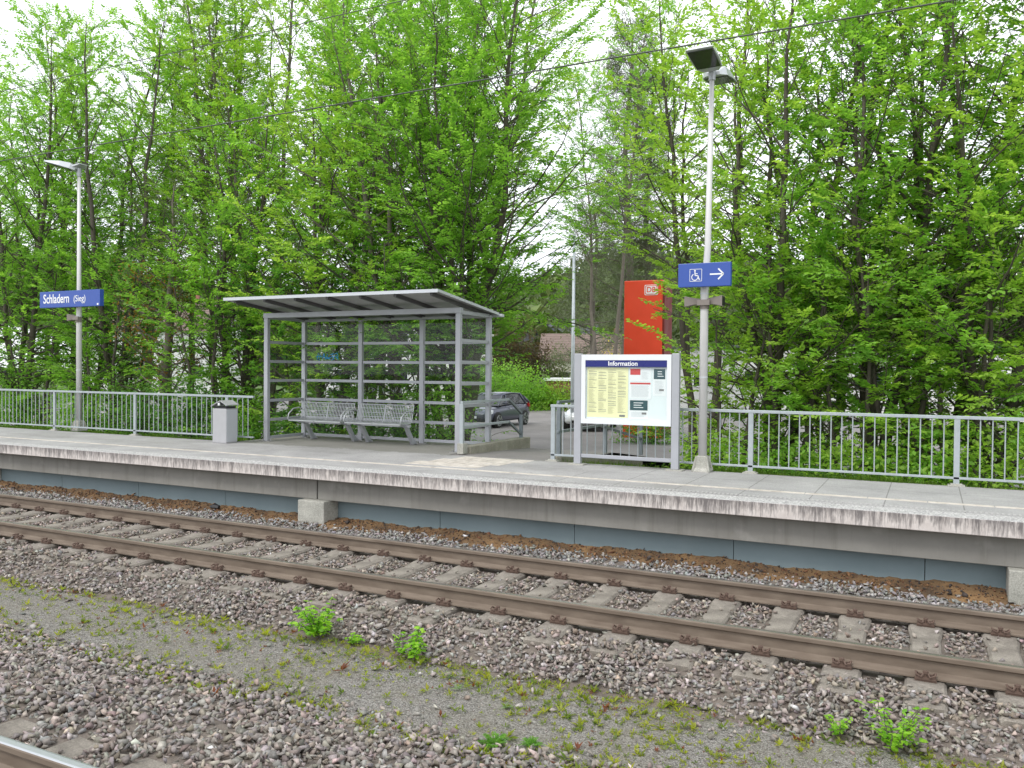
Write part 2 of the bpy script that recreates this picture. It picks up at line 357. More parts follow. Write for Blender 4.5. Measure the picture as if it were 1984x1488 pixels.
sheet('verge', -45, -7.25, 5.06, 14.3, 0, M['earth'], 120, 40, vz); sheet('verge', -5.25, 12, 5.06, 14.3, 0, M['earth'], 70, 40, vz)
def rz_(X, Y): return np.interp(Y, [5.2, 6.2, 7.8, 15], [.672, .65, .59, -.345])
sheet('ramp', -7.25, -5.25, 5.02, 15.2, 0, M['asphalt'], 1, 30, rz_)
def hz(X, Y):
    r_ = np.hypot(X, Y); a = np.degrees(np.arctan2(-X, Y)); top = 22+12*np.exp(-((a-19)/9)**2)+9*np.exp(-((a+8)/10)**2)+6*np.sin(a*.13)
    return -.6+top*np.clip((r_-110)/190, 0, 1)**1.2+1.5*np.sin(X*.05)*np.cos(Y*.04)
sheet('hills', -480, 260, 95, 520, 0, M['hill'], 80, 50, hz)

# ------------------------------------------------------------ leaf geometry
def rot_to(d, nrm):
    """rows: frames with x along d, z near nrm ; returns (n,3,3) columns x,y,z"""
    x = d/np.linalg.norm(d, axis=1, keepdims=True); y = np.cross(nrm, x); y /= np.linalg.norm(y, axis=1, keepdims=True)+1e-9; z = np.cross(x, y)
    return np.stack([x, y, z], 2)
LV = np.array([(0, 0, 0), (.30, .27, .05), (.72, .22, .03), (1, 0, -.06), (.72, -.22, .03), (.30, -.27, .05)]); LF = np.array([(0, 3, 2, 1), (0, 5, 4, 3)])
LV4 = np.array([(0, 0, 0), (.45, .3, .06), (1, 0, -.05), (.45, -.3, .06)]); LF4 = np.array([(0, 1, 2, 3)])
NV = np.array([(0, 0, 0), (.5, .06, .03), (1, 0, 0), (.5, -.06, .03)])
def leaves(P, D, Nn, L, C, shape='six', wf=1.0):
    """leaf arrays -> V,F,C"""
    if not len(P): return None
    LVv, LFf = {'six': (LV, LF), 'four': (LV4, LF4), 'needle': (NV, LF4)}[shape]
    A = rot_to(D, Nn); vv = LVv*np.array([1, wf, 1])
    V = np.einsum('nij,kj->nki', A, vv)*L[:, None, None]+P[:, None, :]
    k = len(vv); F = (np.arange(len(P))*k)[:, None, None]+LFf[None]
    return V.reshape(-1, 3), F.reshape(-1, LFf.shape[1]), np.repeat(C, k, 0)
def unit(a): return a/(np.linalg.norm(a, axis=-1, keepdims=True)+1e-9)
def spray_proto(r, nl, length=.55, leaf=.085):
    """one flat twig of alternate leaves along +x"""
    t = np.linspace(.08, 1, nl); sgn = np.where(np.arange(nl) % 2 == 0, 1, -1)
    P = np.stack([t*length, r.normal(0, .015, nl), -.10*t*t*length+r.normal(0, .012, nl)], 1)
    ang = sgn*r.uniform(.6, 1.15, nl); ang[-1] = 0
    D = np.stack([np.cos(ang), np.sin(ang), r.normal(-.18, .22, nl)], 1)
    Nn = np.stack([r.normal(0, .32, nl), r.normal(0, .32, nl), np.ones(nl)], 1)
    return P, unit(D), unit(Nn), leaf*r.uniform(.65, 1.15, nl)
def segs_mesh(seg, n):
    """straight tapered tubes from (p0,p1,r0,r1) rows"""
    seg = np.array(seg, dtype=float); p0, p1, r0, r1 = seg[:, :3], seg[:, 3:6], seg[:, 6], seg[:, 7]
    d = unit(p1-p0); ref = np.where(np.abs(d[:, 2:3]) < .9, np.array([[0, 0, 1.]]), np.array([[1., 0, 0]])); u = unit(np.cross(d, ref)); q = np.cross(d, u)
    a = 2*np.pi*np.arange(n)/n; ring = u[:, None]*np.cos(a)[None, :, None]+q[:, None]*np.sin(a)[None, :, None]
    V = np.concatenate([p0[:, None]-d[:, None]*r0[:, None, None]*.3+ring*r0[:, None, None], p1[:, None]+ring*r1[:, None, None]], 1)
    k = np.arange(n); f = np.stack([k, (k+1) % n, n+(k+1) % n, n+k], 1); F = (np.arange(len(seg))*2*n)[:, None, None]+f[None]
    return V.reshape(-1, 3), F.reshape(-1, 4)
def pair(c):
    return np.array(c[0]), np.array(c[1])
GREEN = ((.155, .33, .05), (.31, .54, .095)); YELLOWG = ((.22, .385, .055), (.42, .60, .11)); DEEP = ((.085, .23, .05), (.19, .38, .08)); OLIVE = ((.07, .11, .04), (.14, .19, .075))
def tree(name, label, x, y, h, spread, stems=3, seed=1, cols=GREEN, low=.12, dens=1.0, leaf=.086, bark='trunk_dark', group='broadleaved trees behind the platform', shape='six', lean=.12, r0=.10, nl=17, cat='tree', dead=0, z0=None, thin_top=.72, up=1.0):
    r = np.random.default_rng(seed); z0 = float(vz(np.array(x), np.array(y))) if z0 is None else z0
    root = thing(name, label, cat, (x, y, z0), 0, group)
    thick, thin = [], []; SP, SD, SS, ST = [], [], [], []
    for s_ in range(stems):
        az = 2*np.pi*s_/stems+r.uniform(-.5, .5); hh = h*(r.uniform(.78, 1.0) if s_ else 1.0)
        ln = lean*r.uniform(.5, 1.4) if stems > 1 else lean*.3
        nseg = 12; pts = []; off = np.array([np.cos(az), np.sin(az)])*.14*(stems > 1); wob = r.normal(0, .05, (nseg+1, 2)).cumsum(0)
        for i in range(nseg+1):
            t = i/nseg; pts.append([off[0]+np.cos(az)*ln*hh*t+wob[i, 0]*h/9, off[1]+np.sin(az)*ln*hh*t+wob[i, 1]*h/9, hh*t-.1])
        pts = np.array(pts); rr = r0*(1-np.linspace(0, 1, nseg+1))**.85*(hh/h)+.008
        for i in range(nseg): thick.append([*pts[i], *pts[i+1], rr[i], rr[i+1]])
        nb = int(h*4.6*dens*spread/2.2); ga = r.uniform(0, 6.28)
        for b in range(nb):
            t = low+(.985-low)*(b+r.uniform(0, 1))/nb; f = t*nseg; i = min(int(f), nseg-1); p = pts[i]+(pts[i+1]-pts[i])*(f-i)
            ga += 2.4+r.normal(0, .4); e = R(18+35*t*up+r.normal(0, 12))
            L = spread*(.35+.75*np.sin(np.pi*min(1, (1-t)*.75+.12)))*r.uniform(.55, 1.15)
            if t > .9: L *= .75
            d = np.array([np.cos(ga)*np.cos(e), np.sin(ga)*np.cos(e), np.sin(e)]); q = p.copy(); n2 = 5; br = max(.007, .30*rr[i]*L/spread+.004)
            prev = q
            for j in range(n2):
                d = unit(d+r.normal(0, .10, 3)+np.array([0, 0, .05])); q = prev+d*L/n2
                (thick if br > .02 else thin).append([*prev, *q, br*(1-j/n2*.75), br*(1-(j+1)/n2*.75)])
                prob = (1-thin_top*max(0, t-.4)/.6)
                m = max(1, int(round(L/n2*5.4*(.7+.5*j/n2)*prob+r.uniform(-.4, .4))))
                for k in range(m):
                    if j == 0 and r.random() < .4: continue
                    u = r.random(); tp = prev+(q-prev)*u; sd_ = 1 if r.random() < .5 else -1
                    side = np.array([-d[1], d[0], 0])*sd_; td = unit(side*r.uniform(.5, 1.1)+d*r.uniform(.4, 1)+np.array([0, 0, r.uniform(-.28, .22)]))
                    tl = r.uniform(.15, .55)*(.5+.5*L/spread)
                    e2 = tp+td*tl; thin.append([*tp, *e2, .006, .0035])
                    SP.append(e2-td*.12); SD.append(td); SS.append(r.uniform(.75, 1.2)); ST.append(t)
                    if r.random() < .7: SP.append(tp+td*tl*.4); SD.append(unit(td+side*.6+r.normal(0, .2, 3))); SS.append(r.uniform(.6, .95)); ST.append(t)
                prev = q
    V, F = segs_mesh(thick, 7)
    if thin: V2, F2 = segs_mesh(thin, 3); F = np.concatenate([F, F2+len(V)]); V = np.concatenate([V, V2])
    npmesh('trunk', M[bark], V, F, parent=root, smooth=True)
    SP, SD, SS, ST = map(np.array, (SP, SD, SS, ST)); SD = SD.copy(); SD[:, 2] = SD[:, 2]*.75-.04; SD = unit(SD)
    NN = unit(np.stack([r.normal(0, .34, len(SP)), r.normal(0, .34, len(SP)), np.ones(len(SP))], 1)); A = rot_to(SD, NN)
    protos = [spray_proto(r, nl, .5, leaf) for _ in range(7)]; which = r.integers(0, 7, len(SP)); c0, c1 = pair(cols); out = []
    tone = r.random(len(SP))
    for w_, (P, D, Nn, L) in enumerate(protos):
        ix = np.where(which == w_)[0]
        if not len(ix): continue
        a = A[ix]; s = SS[ix]; n = len(P)
        PP = np.einsum('nij,kj->nki', a, P)*s[:, None, None]+SP[ix][:, None]; DD = np.einsum('nij,kj->nki', a, D); MM = np.einsum('nij,kj->nki', a, Nn)
        LL = L[None]*(.8+.25*s)[:, None]
        tt = np.clip(tone[ix][:, None]*.8+r.uniform(-.1, .3, (len(ix), n)), 0, 1); CC = c0+(c1-c0)*tt[..., None]
        CC = CC*r.uniform(.8, 1.18, CC.shape[:2])[..., None]
        out.append(leaves(PP.reshape(-1, 3), DD.reshape(-1, 3), MM.reshape(-1, 3), LL.ravel(), CC.reshape(-1, 3), shape))
    V = np.concatenate([o[0] for o in out]); o_ = np.cumsum([0]+[len(o[0]) for o in out[:-1]]); F = np.concatenate([o[1]+k for o, k in zip(out, o_)]); C = np.concatenate([o[2] for o in out])
    npmesh('crown', M['leaf'], V, F, C, root)
    if dead:
        ix = r.choice(len(SP), min(dead, len(SP)), replace=False); ix = ix[np.abs(ST[ix]-.45) < .22]; n = 9
        P = np.repeat(SP[ix], n, 0)+r.normal(0, .16, (len(ix)*n, 3)); D = unit(r.normal(0, 1, P.shape)+[0, 0, -.5])
        C = np.array([.22, .10, .03])+(np.array([.34, .20, .05])-np.array([.22, .10, .03]))*r.random((len(P), 1))
        V, F, C = leaves(P, D, unit(r.normal(0, 1, P.shape)), r.uniform(.05, .09, len(P)), C, 'four'); npmesh('dead_leaves', M['leaf'], V, F, C, root)
    return root
def bush(name, label, x, y, z, rx, ry, rz, n, seed, cols=DEEP, leaf=.07, group=None, cat='shrub', shape='four', stems=9, lift=.0):
    """rounded uneven shrub: twigs from the foot, leaves on them"""
    r = np.random.default_rng(seed); root = thing(name, label, cat, (x, y, z), 0, group)
    u = unit(r.normal(0, 1, (n, 3))); u[:, 2] = np.abs(u[:, 2]); rad = r.random(n)**.38
    lump = 1+.22*np.sin(u[:, 0]*5+seed)*np.cos(u[:, 1]*6+seed*2)+.15*np.sin(u[:, 2]*9+seed)
    P = u*rad[:, None]*lump[:, None]*[rx, ry, rz]+[0, 0, lift]
    cl = r.normal(0, 1, (max(6, n//60), 3))*[rx*.6, ry*.6, rz*.4]+[0, 0, rz*.5+lift]
    j = r.integers(0, len(cl), n); m = r.random(n) < .45; P[m] = P[m]*.6+cl[j][m]*.4+r.normal(0, .05, (m.sum(), 3)); P[:, 2] = np.abs(P[:, 2])
    D = unit(u*[1, 1, .2]+r.normal(0, .5, (n, 3))+[0, 0, -.1]); c0, c1 = pair(cols)
    tt = np.clip(r.random(n)*.6+.4*r.random(len(cl))[j], 0, 1)
    V, F, C = leaves(P, D, unit(r.normal(0, .4, (n, 3))+[0, 0, 1]), leaf*r.uniform(.6, 1.25, n), c0+(c1-c0)*tt[:, None], shape)
    npmesh('foliage', M['leaf'], V, F, C, root)
    sg = []
    for k in range(stems):
        e = P[r.integers(0, n)]*.85; a = np.array([r.normal(0, .05), r.normal(0, .05), -.05]); m_ = (a+e)/2+[0, 0, .08*rz]
        sg += [[*a, *m_, .012*rz+.004, .008*rz+.003], [*m_, *e, .008*rz+.003, .003]]
    V, F = segs_mesh(sg, 4); npmesh('stem', M['trunk_dark'], V, F, parent=root)
    return root

# ------------------------------------------------------------ platform
pf = thing('station_platform', 'long concrete platform with pinkish stained edge slab above the far track', 'platform', (0, 0, 0))
d = MB(); d.box(-40, 12, 2.78, 5.06, .50, H); d.build('deck', M['deck'], pf)
d = MB(); d.box(-12.1, -7.25, 5.0625, 7.0, .40, H-.003); d.build('shelter_base', M['deck'], pf)
x0 = -40.0
for x1 in (-24.0, -16.3, -8.62, -.95+2.1, 12):
    d = MB(); d.box(x0+.006, x1-.006, 2.43, 2.776, .515, H); d.build('edge_slab', M['edge'], pf, .008); x0 = x1
x0 = -40.0
for x1 in (-24.0, -16, -7.985, .98, 12):
    d = MB(); d.box(x0+.012, x1-.012, 2.60, 2.95, .20, .512); d.build('support_beam', M['beam'], pf, .006); x0 = x1
x0 = -30.0
while x0 < 11:
    d = MB(); d.box(x0+.004, x0+1.996, 2.80, 2.85, -.35, .198); d.build('skirt_panel', M['skirt'], pf); x0 += 2.0
for xb in (-16.0, -7.99, .98):
    d = MB(); d.box(xb-.24, xb+.24, 2.46, 2.797, -.3, .197); d.build('foundation_block', M['block'], pf, .01)
x0 = -30.0; k = 0
while x0 < 6:
    L = .62+.1*((k*7) % 3)/3; d = MB(); d.box(x0, x0+L-.012, 3.34, 3.455, H-.01, H+.003); d.build('guide_tile', M['strip'], pf); x0 += L; k += 1
for i in range(4):
    for j in range(3):
        d = MB(); xx = -7.15+i*.32; yy = 3.62+j*.46; d.box(xx+j*.15, xx+.30+j*.15, yy, yy+.44, H-.01, H+.0025); d.build('paving_tile', M['strip'], pf)
d = MB(); x = -6.0
while x < 5.5: d.box(x, x+.022, 2.83, 2.91, H-.005, H+.006); x += .05
for yy in (2.80, ): d.box(-6.0, 5.5, 2.925, 2.932, H-.005, H+.003)
d.build('tactile_ribs', M['grooves'], pf)
# rusty soil strip along the foot of the skirt
def sz(X, Y): return np.interp(Y, [2.3, 2.5, 2.8], [-.20, -.125, -.075])+.012*np.sin(X*2.3+1)+.009*np.sin(X*5.1+Y*9)+.007*np.sin(X*13.7+Y*20)+.006*np.sin(X*31+Y*40)+.004*np.sin(X*71+Y*90)
sheet('soil', -24, 6, 2.34, 2.80, 0, M['soil'], 700, 8, sz)

# ------------------------------------------------------------ rails and sleepers
PROF = [(-.075, -.172), (.075, -.172), (.075, -.160), (.030, -.145), (.010, -.130), (.009, -.055), (.020, -.044), (.036, -.038), (.036, -.010), (.030, -.002), (.018, 0), (-.018, 0), (-.030, -.002), (-.036, -.010), (-.036, -.038), (-.020, -.044), (-.009, -.055), (-.010, -.130), (-.030, -.145), (-.075, -.160)]
def rail(label, y, m, x0=-40, x1=12, group=None):
    o = MB().prism(PROF, 0, x1-x0, 'x').build('rail', m); o.location = (x0, y, 0); tag(o, label, 'rail', group); return o
rail('rust-brown rail of the far track nearest the platform', 1.507, M['rail']); rail('rust-brown rail of the far track on the side of the gravel path', 0, M['rail'])
rail('rail with polished silver top in the bottom left corner', -4.12, M['rail_shiny']); 
rail('rail of the near track below the bottom edge of the photo', -5.627, M['rail_shiny'])
def clip_mesh():
    d = MB(); d.box(-.075, .075, -.11, .11, -.180, -.166)
    for sg in (-1, 1):
        y = sg*.095
        d.box(-.07, .07, y-.022, y+.022, -.166, -.148); d.tube([(0, y, -.16), (0, y, -.105)], .013, 8); d.tube([(0, y, -.122), (0, y, -.104)], .021, 6)
        pts = [(-.028, sg*.062, -.142), (-.055, sg*.05, -.14), (-.068, sg*.075, -.122), (-.062, sg*.12, -.128), (-.03, sg*.128, -.14), (-.012, sg*.10, -.118), (.012, sg*.10, -.118), (.03, sg*.128, -.14), (.062, sg*.12, -.128), (.068, sg*.075, -.122), (.055, sg*.05, -.14), (.028, sg*.062, -.142)]
        d.tube(pts, .0075, 5)
    return d
def sleeper_mesh():
    rings = []
    for yy, wt, wb, zt in ((-1.30, .12, .145, -.215), (-1.27, .13, .15, -.20), (-.95, .13, .15, -.182), (-.60, .13, .15, -.182), (-.38, .108, .14, -.198), (.38, .108, .14, -.198), (.60, .13, .15, -.182), (.95, .13, .15, -.182), (1.27, .13, .15, -.20), (1.30, .12, .145, -.215)):
        rings.append([(-wb, yy, -.42), (wb, yy, -.42), (wt+.012, yy, zt-.022), (wt-.008, yy, zt), (-wt+.008, yy, zt), (-wt-.012, yy, zt-.022)])
    return MB().loft(rings)
proto = thing('sleeper', 'weathered concrete sleeper set in ballast under the far track', 'sleeper', (0, .7535, 0), 0, 'concrete sleepers of the far track')
sleeper_mesh().build('tie', M['sleeper'], proto); 
for s in (-1, 1):
    c = clip_mesh().build('rail_clip', M['clip'], proto); c.location = (0, s*.7535, 0)
SLX = [k*.6-13.2+.02 for k in range(-12, 28)]; first = True; SLN = [k*.6-5.2 for k in range(-2, 6)]
ORD = 'first second third fourth fifth sixth seventh eighth ninth tenth eleventh twelfth thirteenth fourteenth fifteenth sixteenth seventeenth eighteenth nineteenth twentieth twenty-first twenty-second twenty-third twenty-fourth'.split()
for i_, x in enumerate(SLX):
    o = proto if first else dup(proto); first = False; k_ = 35-i_
    if 0 <= k_ < 24: o['label'] = 'concrete sleeper of the far track, '+ORD[k_]+' from the right edge of the photo'
    else: o['label'] = 'concrete sleeper of the far track beyond the edge of the photo'
    o.location.x = x+random.uniform(-.012, .012); o.rotation_euler.z = random.uniform(-.012, .012)
for i_, x in enumerate(SLN):
    o = dup(proto); o.location = (x, -4.8735, 0); o['label'] = {2: 'grey sleeper of the near track, first from the left in the bottom left corner', 3: 'grey sleeper of the near track, second from the left in the bottom left corner', 4: 'grey sleeper of the near track, third from the left, touching the bottom edge'}.get(i_, 'grey sleeper of the near track outside the photo'); o['group'] = 'concrete sleepers of the near track'

# ------------------------------------------------------------ ballast stones
from mathutils.geometry import intersect_point_line
def hull(r):
    import bmesh
    n = r.integers(6, 9); p = unit(r.normal(0, 1, (n, 3)))*r.uniform(.80, 1.12, (n, 1))*[1, r.uniform(.62, .9), r.uniform(.45, .72)]
    b = bmesh.new(); vs = [b.verts.new(q) for q in p]; g = bmesh.ops.convex_hull(b, input=vs)
    bmesh.ops.delete(b, geom=[v for v in b.verts if not v.link_faces], context='VERTS'); bmesh.ops.triangulate(b, faces=b.faces); b.verts.index_update()
    V = np.array([v.co[:] for v in b.verts]); F = np.array([[v.index for v in f.verts] for f in b.faces]); b.free(); return V, F
HULLS = [hull(rng) for _ in range(26)]
def randrot(n, r, flat=.0):
    q = r.normal(0, 1, (n, 4)); q[:, 0] += flat; q = unit(q); w_, x, y, z = q.T
    return np.stack([np.stack([1-2*(y*y+z*z), 2*(x*y-z*w_), 2*(x*z+y*w_)], 1), np.stack([2*(x*y+z*w_), 1-2*(x*x+z*z), 2*(y*z-x*w_)], 1), np.stack([2*(x*z-y*w_), 2*(y*z+x*w_), 1-2*(x*x+y*y)], 1)], 1)
def stones(name, P, size, C, m, label_kind='stuff'):
    n = len(P); A = randrot(n, rng, 0); wh = rng.integers(0, len(HULLS), n); Vs, Fs, Cs = [], [], []; o = 0
    for k, (V, F) in enumerate(HULLS):
        ix = np.where(wh == k)[0]
        if not len(ix): continue
        vv = np.einsum('nij,kj->nki', A[ix], V)*size[ix][:, None, None]; vv[..., 2] *= .85; vv += P[ix][:, None]
        Vs.append(vv.reshape(-1, 3)); Fs.append(((np.arange(len(ix))*len(V))[:, None, None]+F[None]).reshape(-1, 3)+o); o += len(ix)*len(V); Cs.append(np.repeat(C[ix], len(V), 0))
    ob = npmesh(name, m, np.concatenate(Vs), np.concatenate(Fs), np.concatenate(Cs)); ob['kind'] = label_kind; return ob
def scatter(x0, x1, y0, y1, dens):
    n = int((x1-x0)*(y1-y0)*dens); return np.stack([rng.uniform(x0, x1, n), rng.uniform(y0, y1, n)], 1)
def stone_cols(P):
    n = len(P); base = np.array([.24, .207, .182]); brown = np.array([.228, .183, .147]); grey = np.array([.27, .268, .26])
    y = P[:, 1]; kb = np.clip(np.where((y > -.6) & (y < 1.9), .75, .3)+rng.normal(0, .25, n), 0, 1); kg = np.clip(np.where(y > 1.9, .75, .22)+rng.normal(0, .25, n), 0, 1)
    C = base+(brown-base)*kb[:, None]; C = C+(grey-C)*kg[:, None]*.9; C = C*np.exp(rng.normal(0, .28, (n, 1)))*(1+rng.normal(0, .04, (n, 3)))
    w_ = rng.random(n) < .0012; C[w_] = [.62, .60, .58]; return np.clip(C, .03, .75)
def surf(P): return bedz(None, P[:, 1])
pts = []
for (a, b, c, e, dn) in ((-16.5, -8, -1.0, 2.40, 760), (-8, 2.6, -1.0, 2.40, 980), (-4, 2.6, -1.05, -.2, 350), (-26, -16.5, -1.0, 2.4, 330), (-8.6, 2.6, -1.22, -.95, 420), (-16.5, -8.6, -1.2, -.95, 380), (-9, 2.2, -3.9, -2.32, 840), (-9, 2.2, -2.35, -2.15, 330), (-16, -9, -3.9, -2.3, 330), (-9, -1, -5.6, -3.9, 500), (-16, 3, 2.38, 2.56, 620), (-9, 2, -2.15, -1.2, 9), (-9, 2, -2.3, -2.05, 60), (-9.5, 2, -1.35, -1.1, 70)):
    pts.append(scatter(a, b, c, e, dn))
P2 = np.concatenate(pts)
# wavy ballast shoulders
P2 = P2[~((P2[:, 1] < -.95) & (P2[:, 1] > -1.22) & (P2[:, 1] < -1.08+.10*np.sin(P2[:, 0]*2.3)+.05*np.sin(P2[:, 0]*7)))]
inS = np.zeros(len(P2), bool)
for xs, cy, hw in ((SLX, .7535, 1.28), (SLN, -4.8735, 1.28)):
    near = np.abs(P2[:, 0][:, None]-np.array(xs)[None]).min(1) < .145
    inS |= near & (np.abs(P2[:, 1]-cy) < hw)
# a few stones may lie on the sleeper ends, as in the photo
edge_ok = rng.random(len(P2)) < np.where((P2[:, 1] < -.30) & (P2[:, 1] > -1.0), .45, .03)
sleeper_hit = inS & ~edge_ok; P2 = P2[~sleeper_hit]; on = inS[~sleeper_hit]
inR = np.zeros(len(P2), bool)
for ry in (0, 1.507, -4.12): inR |= np.abs(P2[:, 1]-ry) < .085
P2 = P2[~inR]; on = on[~inR]
size = rng.uniform(.019, .047, len(P2))*np.where(P2[:, 1] < -2, 1.12, 1.0); size = size*np.where((P2[:, 1] > 0) & (P2[:, 1] < 1.5), .9, 1.0)
z = surf(P2)+rng.uniform(-.01, .034, len(P2)); z = np.where(on, np.maximum(z, -.178), z)
z += .015*np.sin(P2[:, 0]*3.3)*np.cos(P2[:, 1]*4)
P3 = np.column_stack([P2, z]); P3[:, 2] = np.where(P3[:, 1] < -1.2, np.maximum(P3[:, 2], np.where(P3[:, 1] > -2.4, -.352+size*.35, -9)), P3[:, 2])
stones('ballast', P3, size, stone_cols(P3), M['stone'])
# fine chips on the path
P2 = scatter(-9.5, 2.2, -2.4, -1.1, 1500); s_ = rng.uniform(.003, .009, len(P2)); P3 = np.column_stack([P2, pz(P2[:, 0], P2[:, 1])+s_*.3]); C = stone_cols(P3)*.95
stones('gravel', P3, s_, C, M['stone'])
# dark crumbs and rubble on the soil strip
P2 = scatter(-18, 3, 2.40, 2.79, 1000); s_ = rng.gamma(2.5, .0042, len(P2))+.003; P3 = np.column_stack([P2, sz(P2[:, 0], P2[:, 1])+s_*.3])
kk = rng.random((len(P2), 1)); C = np.where(kk < .4, [.05, .04, .035], np.where(kk < .8, [.19, .10, .045], [.13, .055, .03])); stones('rubble', P3, s_, C*np.exp(rng.normal(0, .2, (len(P2), 1))), M['stone'])

# ------------------------------------------------------------ fences
def fence(label, x0, x1, y, posts, zt=1.58, zb=.78, ends=(1, 1), pitch=.137):
    t = thing('railing', label, 'fence', (x0, y, H)); L = x1-x0
    MB().bar((0, 0, zt-H-.02), (L, 0, zt-H-.02), .05, .042).build('top_rail', M['galv'], t, .004)
    MB().bar((0, 0, zb-H), (L, 0, zb-H), .04, .03).build('bottom_rail', M['galv'], t, .003)
    pm = None
    for px in posts:
        if pm is None:
            d = MB(); d.box(-.035, .035, -.02, .02, 0, zt-H-.041); pm = d.build('post', M['galv'], t, .004)
            d = MB(); d.box(-.10, .10, -.08, .08, -.012, .014); d.box(-.07, .07, -.05, .05, .014, .03)
            pb = d.build('base_plate', M['block'], pm, .003)
            for (a, b) in ((-.06, -.03), (.06, .03)): pass
            pm.location.x = px-x0; first_ = pm
        else:
            c = dup(first_, t); c.location.x = px-x0
    bm_ = None; n = 0; x = .07
    while x < L-.02 and n < 100:
        if min(abs(x+x0-q) for q in posts) > .05:
            if bm_ is None: bm_ = MB().tube([(0, 0, zb-H+.012), (0, 0, zt-H-.04)], .0085, 6).build('bar', M['galv'], t); bm_.location.x = x
            else: c = bm_.copy(); COL.objects.link(c); c.parent = t; c.location.x = x
            n += 1
        x += pitch
    return t
fence('galvanised bar railing left of the shelter, behind the litter bin', -24.3, -11.62, 5.1, [-22.75, -20.14, -17.53, -14.92, -12.31])
fence('galvanised bar railing running right from the ramp behind the notice board', -5.36, 5.2, 5.1, [-5.32, -2.25, .34, 2.94])
# ramp railings and low walls
t = thing('ramp_railing', 'grey two-bar handrail on the left of the ramp beside the shelter', 'handrail', (-7.12, 5.32, H))
for zz in (.88, .46):
    MB().bar((0, -.02, zz), (0, 1.75, zz), .045, .04).build('rail_bar', M['galv'], t, .004)
    MB().bar((0, 1.755, zz+.005), (0, 2.32, zz-.28), .045, .04).build('sloping_bar', M['galv_dark'], t, .004)
MB().box(-.035, .035, -.03, .03, 0, .858).build('post', M['galv'], t, .004)
MB().box(-.03, .03, 2.28, 2.34, -.1, .57).build('post', M['galv_dark'], t, .004)
MB().box(-.06, .06, -.06, .10, 0, .18).build('post_foot', M['block'], t, .006)
w_ = MB(); w_.add([(-7.22, 5.45, .0), (-7.02, 5.45, .0), (-7.02, 5.45, .80), (-7.22, 5.45, .80), (-7.22, 7.85, -.4), (-7.02, 7.85, -.4), (-7.02, 7.85, .80), (-7.22, 7.85, .80)], [(0, 1, 2, 3), (7, 6, 5, 4), (0, 4, 5, 1), (1, 5, 6, 2), (2, 6, 7, 3), (3, 7, 4, 0)])
tag(w_.build('low_wall', M['ramp_wall'], None, .01), 'low mossy concrete wall under the handrail beside the shelter', 'wall')
w_ = MB(); w_.add([(-5.42, 5.25, .0), (-5.24, 5.25, .0), (-5.24, 5.25, .74), (-5.42, 5.25, .74), (-5.42, 9.5, -.4), (-5.24, 9.5, -.4), (-5.24, 9.5, .36), (-5.42, 9.5, .36)], [(0, 1, 2, 3), (7, 6, 5, 4), (0, 4, 5, 1), (1, 5, 6, 2), (2, 6, 7, 3), (3, 7, 4, 0)])
tag(w_.build('low_wall', M['ramp_wall'], None, .01), 'low concrete wall along the right of the ramp behind the notice board', 'wall')
t = thing('ramp_railing', 'dark two-bar handrail down the right of the ramp, behind the notice board', 'handrail', (-5.33, 5.3, H))
for zz in (.93, .45):
    MB().bar((0, 0, zz), (0, 1.9, zz), .045, .045).build('rail_bar', M['galv_dark'], t, .004)
    MB().bar((0, 1.905, zz), (0, 4.4, zz-.42), .045, .045).build('sloping_bar', M['galv_dark'], t, .004)
for yy, zt in ((.05, .905), (2.2, .86), (4.35, .50)): MB().box(-.035, .035, yy-.03, yy+.03, -.3*(yy > 1), zt).build('post', M['galv_dark'], t, .004)

# ------------------------------------------------------------ shelter
SX0, SX1, SY0, SY1 = -11.66, -7.30, 5.50, 6.60
sh = thing('waiting_shelter', 'grey steel and glass waiting shelter with sloping overhanging roof', 'shelter', (SX0, SY0, H)); W = SX1-SX0; Dp = SY1-SY0
def roofz(y): return 2.655-.115*(y-(-.9))          # local underside height at local y
TOPF, TOPB = 2.42, 2.40
for (x, y, hgt) in ((0, 0, TOPF), (W, 0, TOPF), (0, Dp, TOPB), (W/3, Dp, TOPB), (2*W/3, Dp, TOPB), (W, Dp, TOPB)):
    p_ = MB().box(x-.047, x+.047, y-.04, y+.04, .012, hgt-.002).build('post', M['frame'], sh, .006)
    q_ = MB().box(x-.13, x+.13, y-.075, y+.075, -.005, .012); 
    for a in (-.1, .1): q_.tube([(x+a, y, .01), (x+a, y, .045)], .011, 6)
    q_.build('base_plate', M['bolt'], p_)
MB().box(-.06, W+.06, -.045, .045, TOPF, TOPF+.095).build('front_beam', M['frame'], sh, .005)
MB().box(-.06, W+.06, Dp-.045, Dp+.045, TOPB, TOPB+.05).build('back_beam', M['frame'], sh, .005)
for x in (0, W): MB().box(x-.04, x+.04, .047, Dp-.047, TOPB+.002, TOPB+.07).build('side_beam', M['frame'], sh, .005)
ROWS = [.07, .42, .80, 1.19, 1.57, 1.95]
def wallrun(ax, a, b, c):
    """transoms and panes of one bay; ax 'x' runs along x at local y=c, 'y' runs along y at local x=c"""
    g = ROWS+[2.36]
    for i, zz in enumerate(ROWS):
        q = MB(); q.box(a, b, c-.022, c+.022, zz-.028, zz+.028) if ax == 'x' else q.box(c-.022, c+.022, a, b, zz-.028, zz+.028); q.build('transom', M['frame'], sh, .003)
        z1 = g[i+1]-.03; q = MB(); q.box(a+.01, b-.01, c-.004, c+.004, zz+.03, z1) if ax == 'x' else q.box(c-.004, c+.004, a+.01, b-.01, zz+.03, z1); q.build('pane', M['glass'], sh)
for i in range(3): wallrun('x', i*W/3+.057, (i+1)*W/3-.057, Dp)
wallrun('y', .042, Dp-.042, 0); wallrun('y', .042, Dp-.042, W)
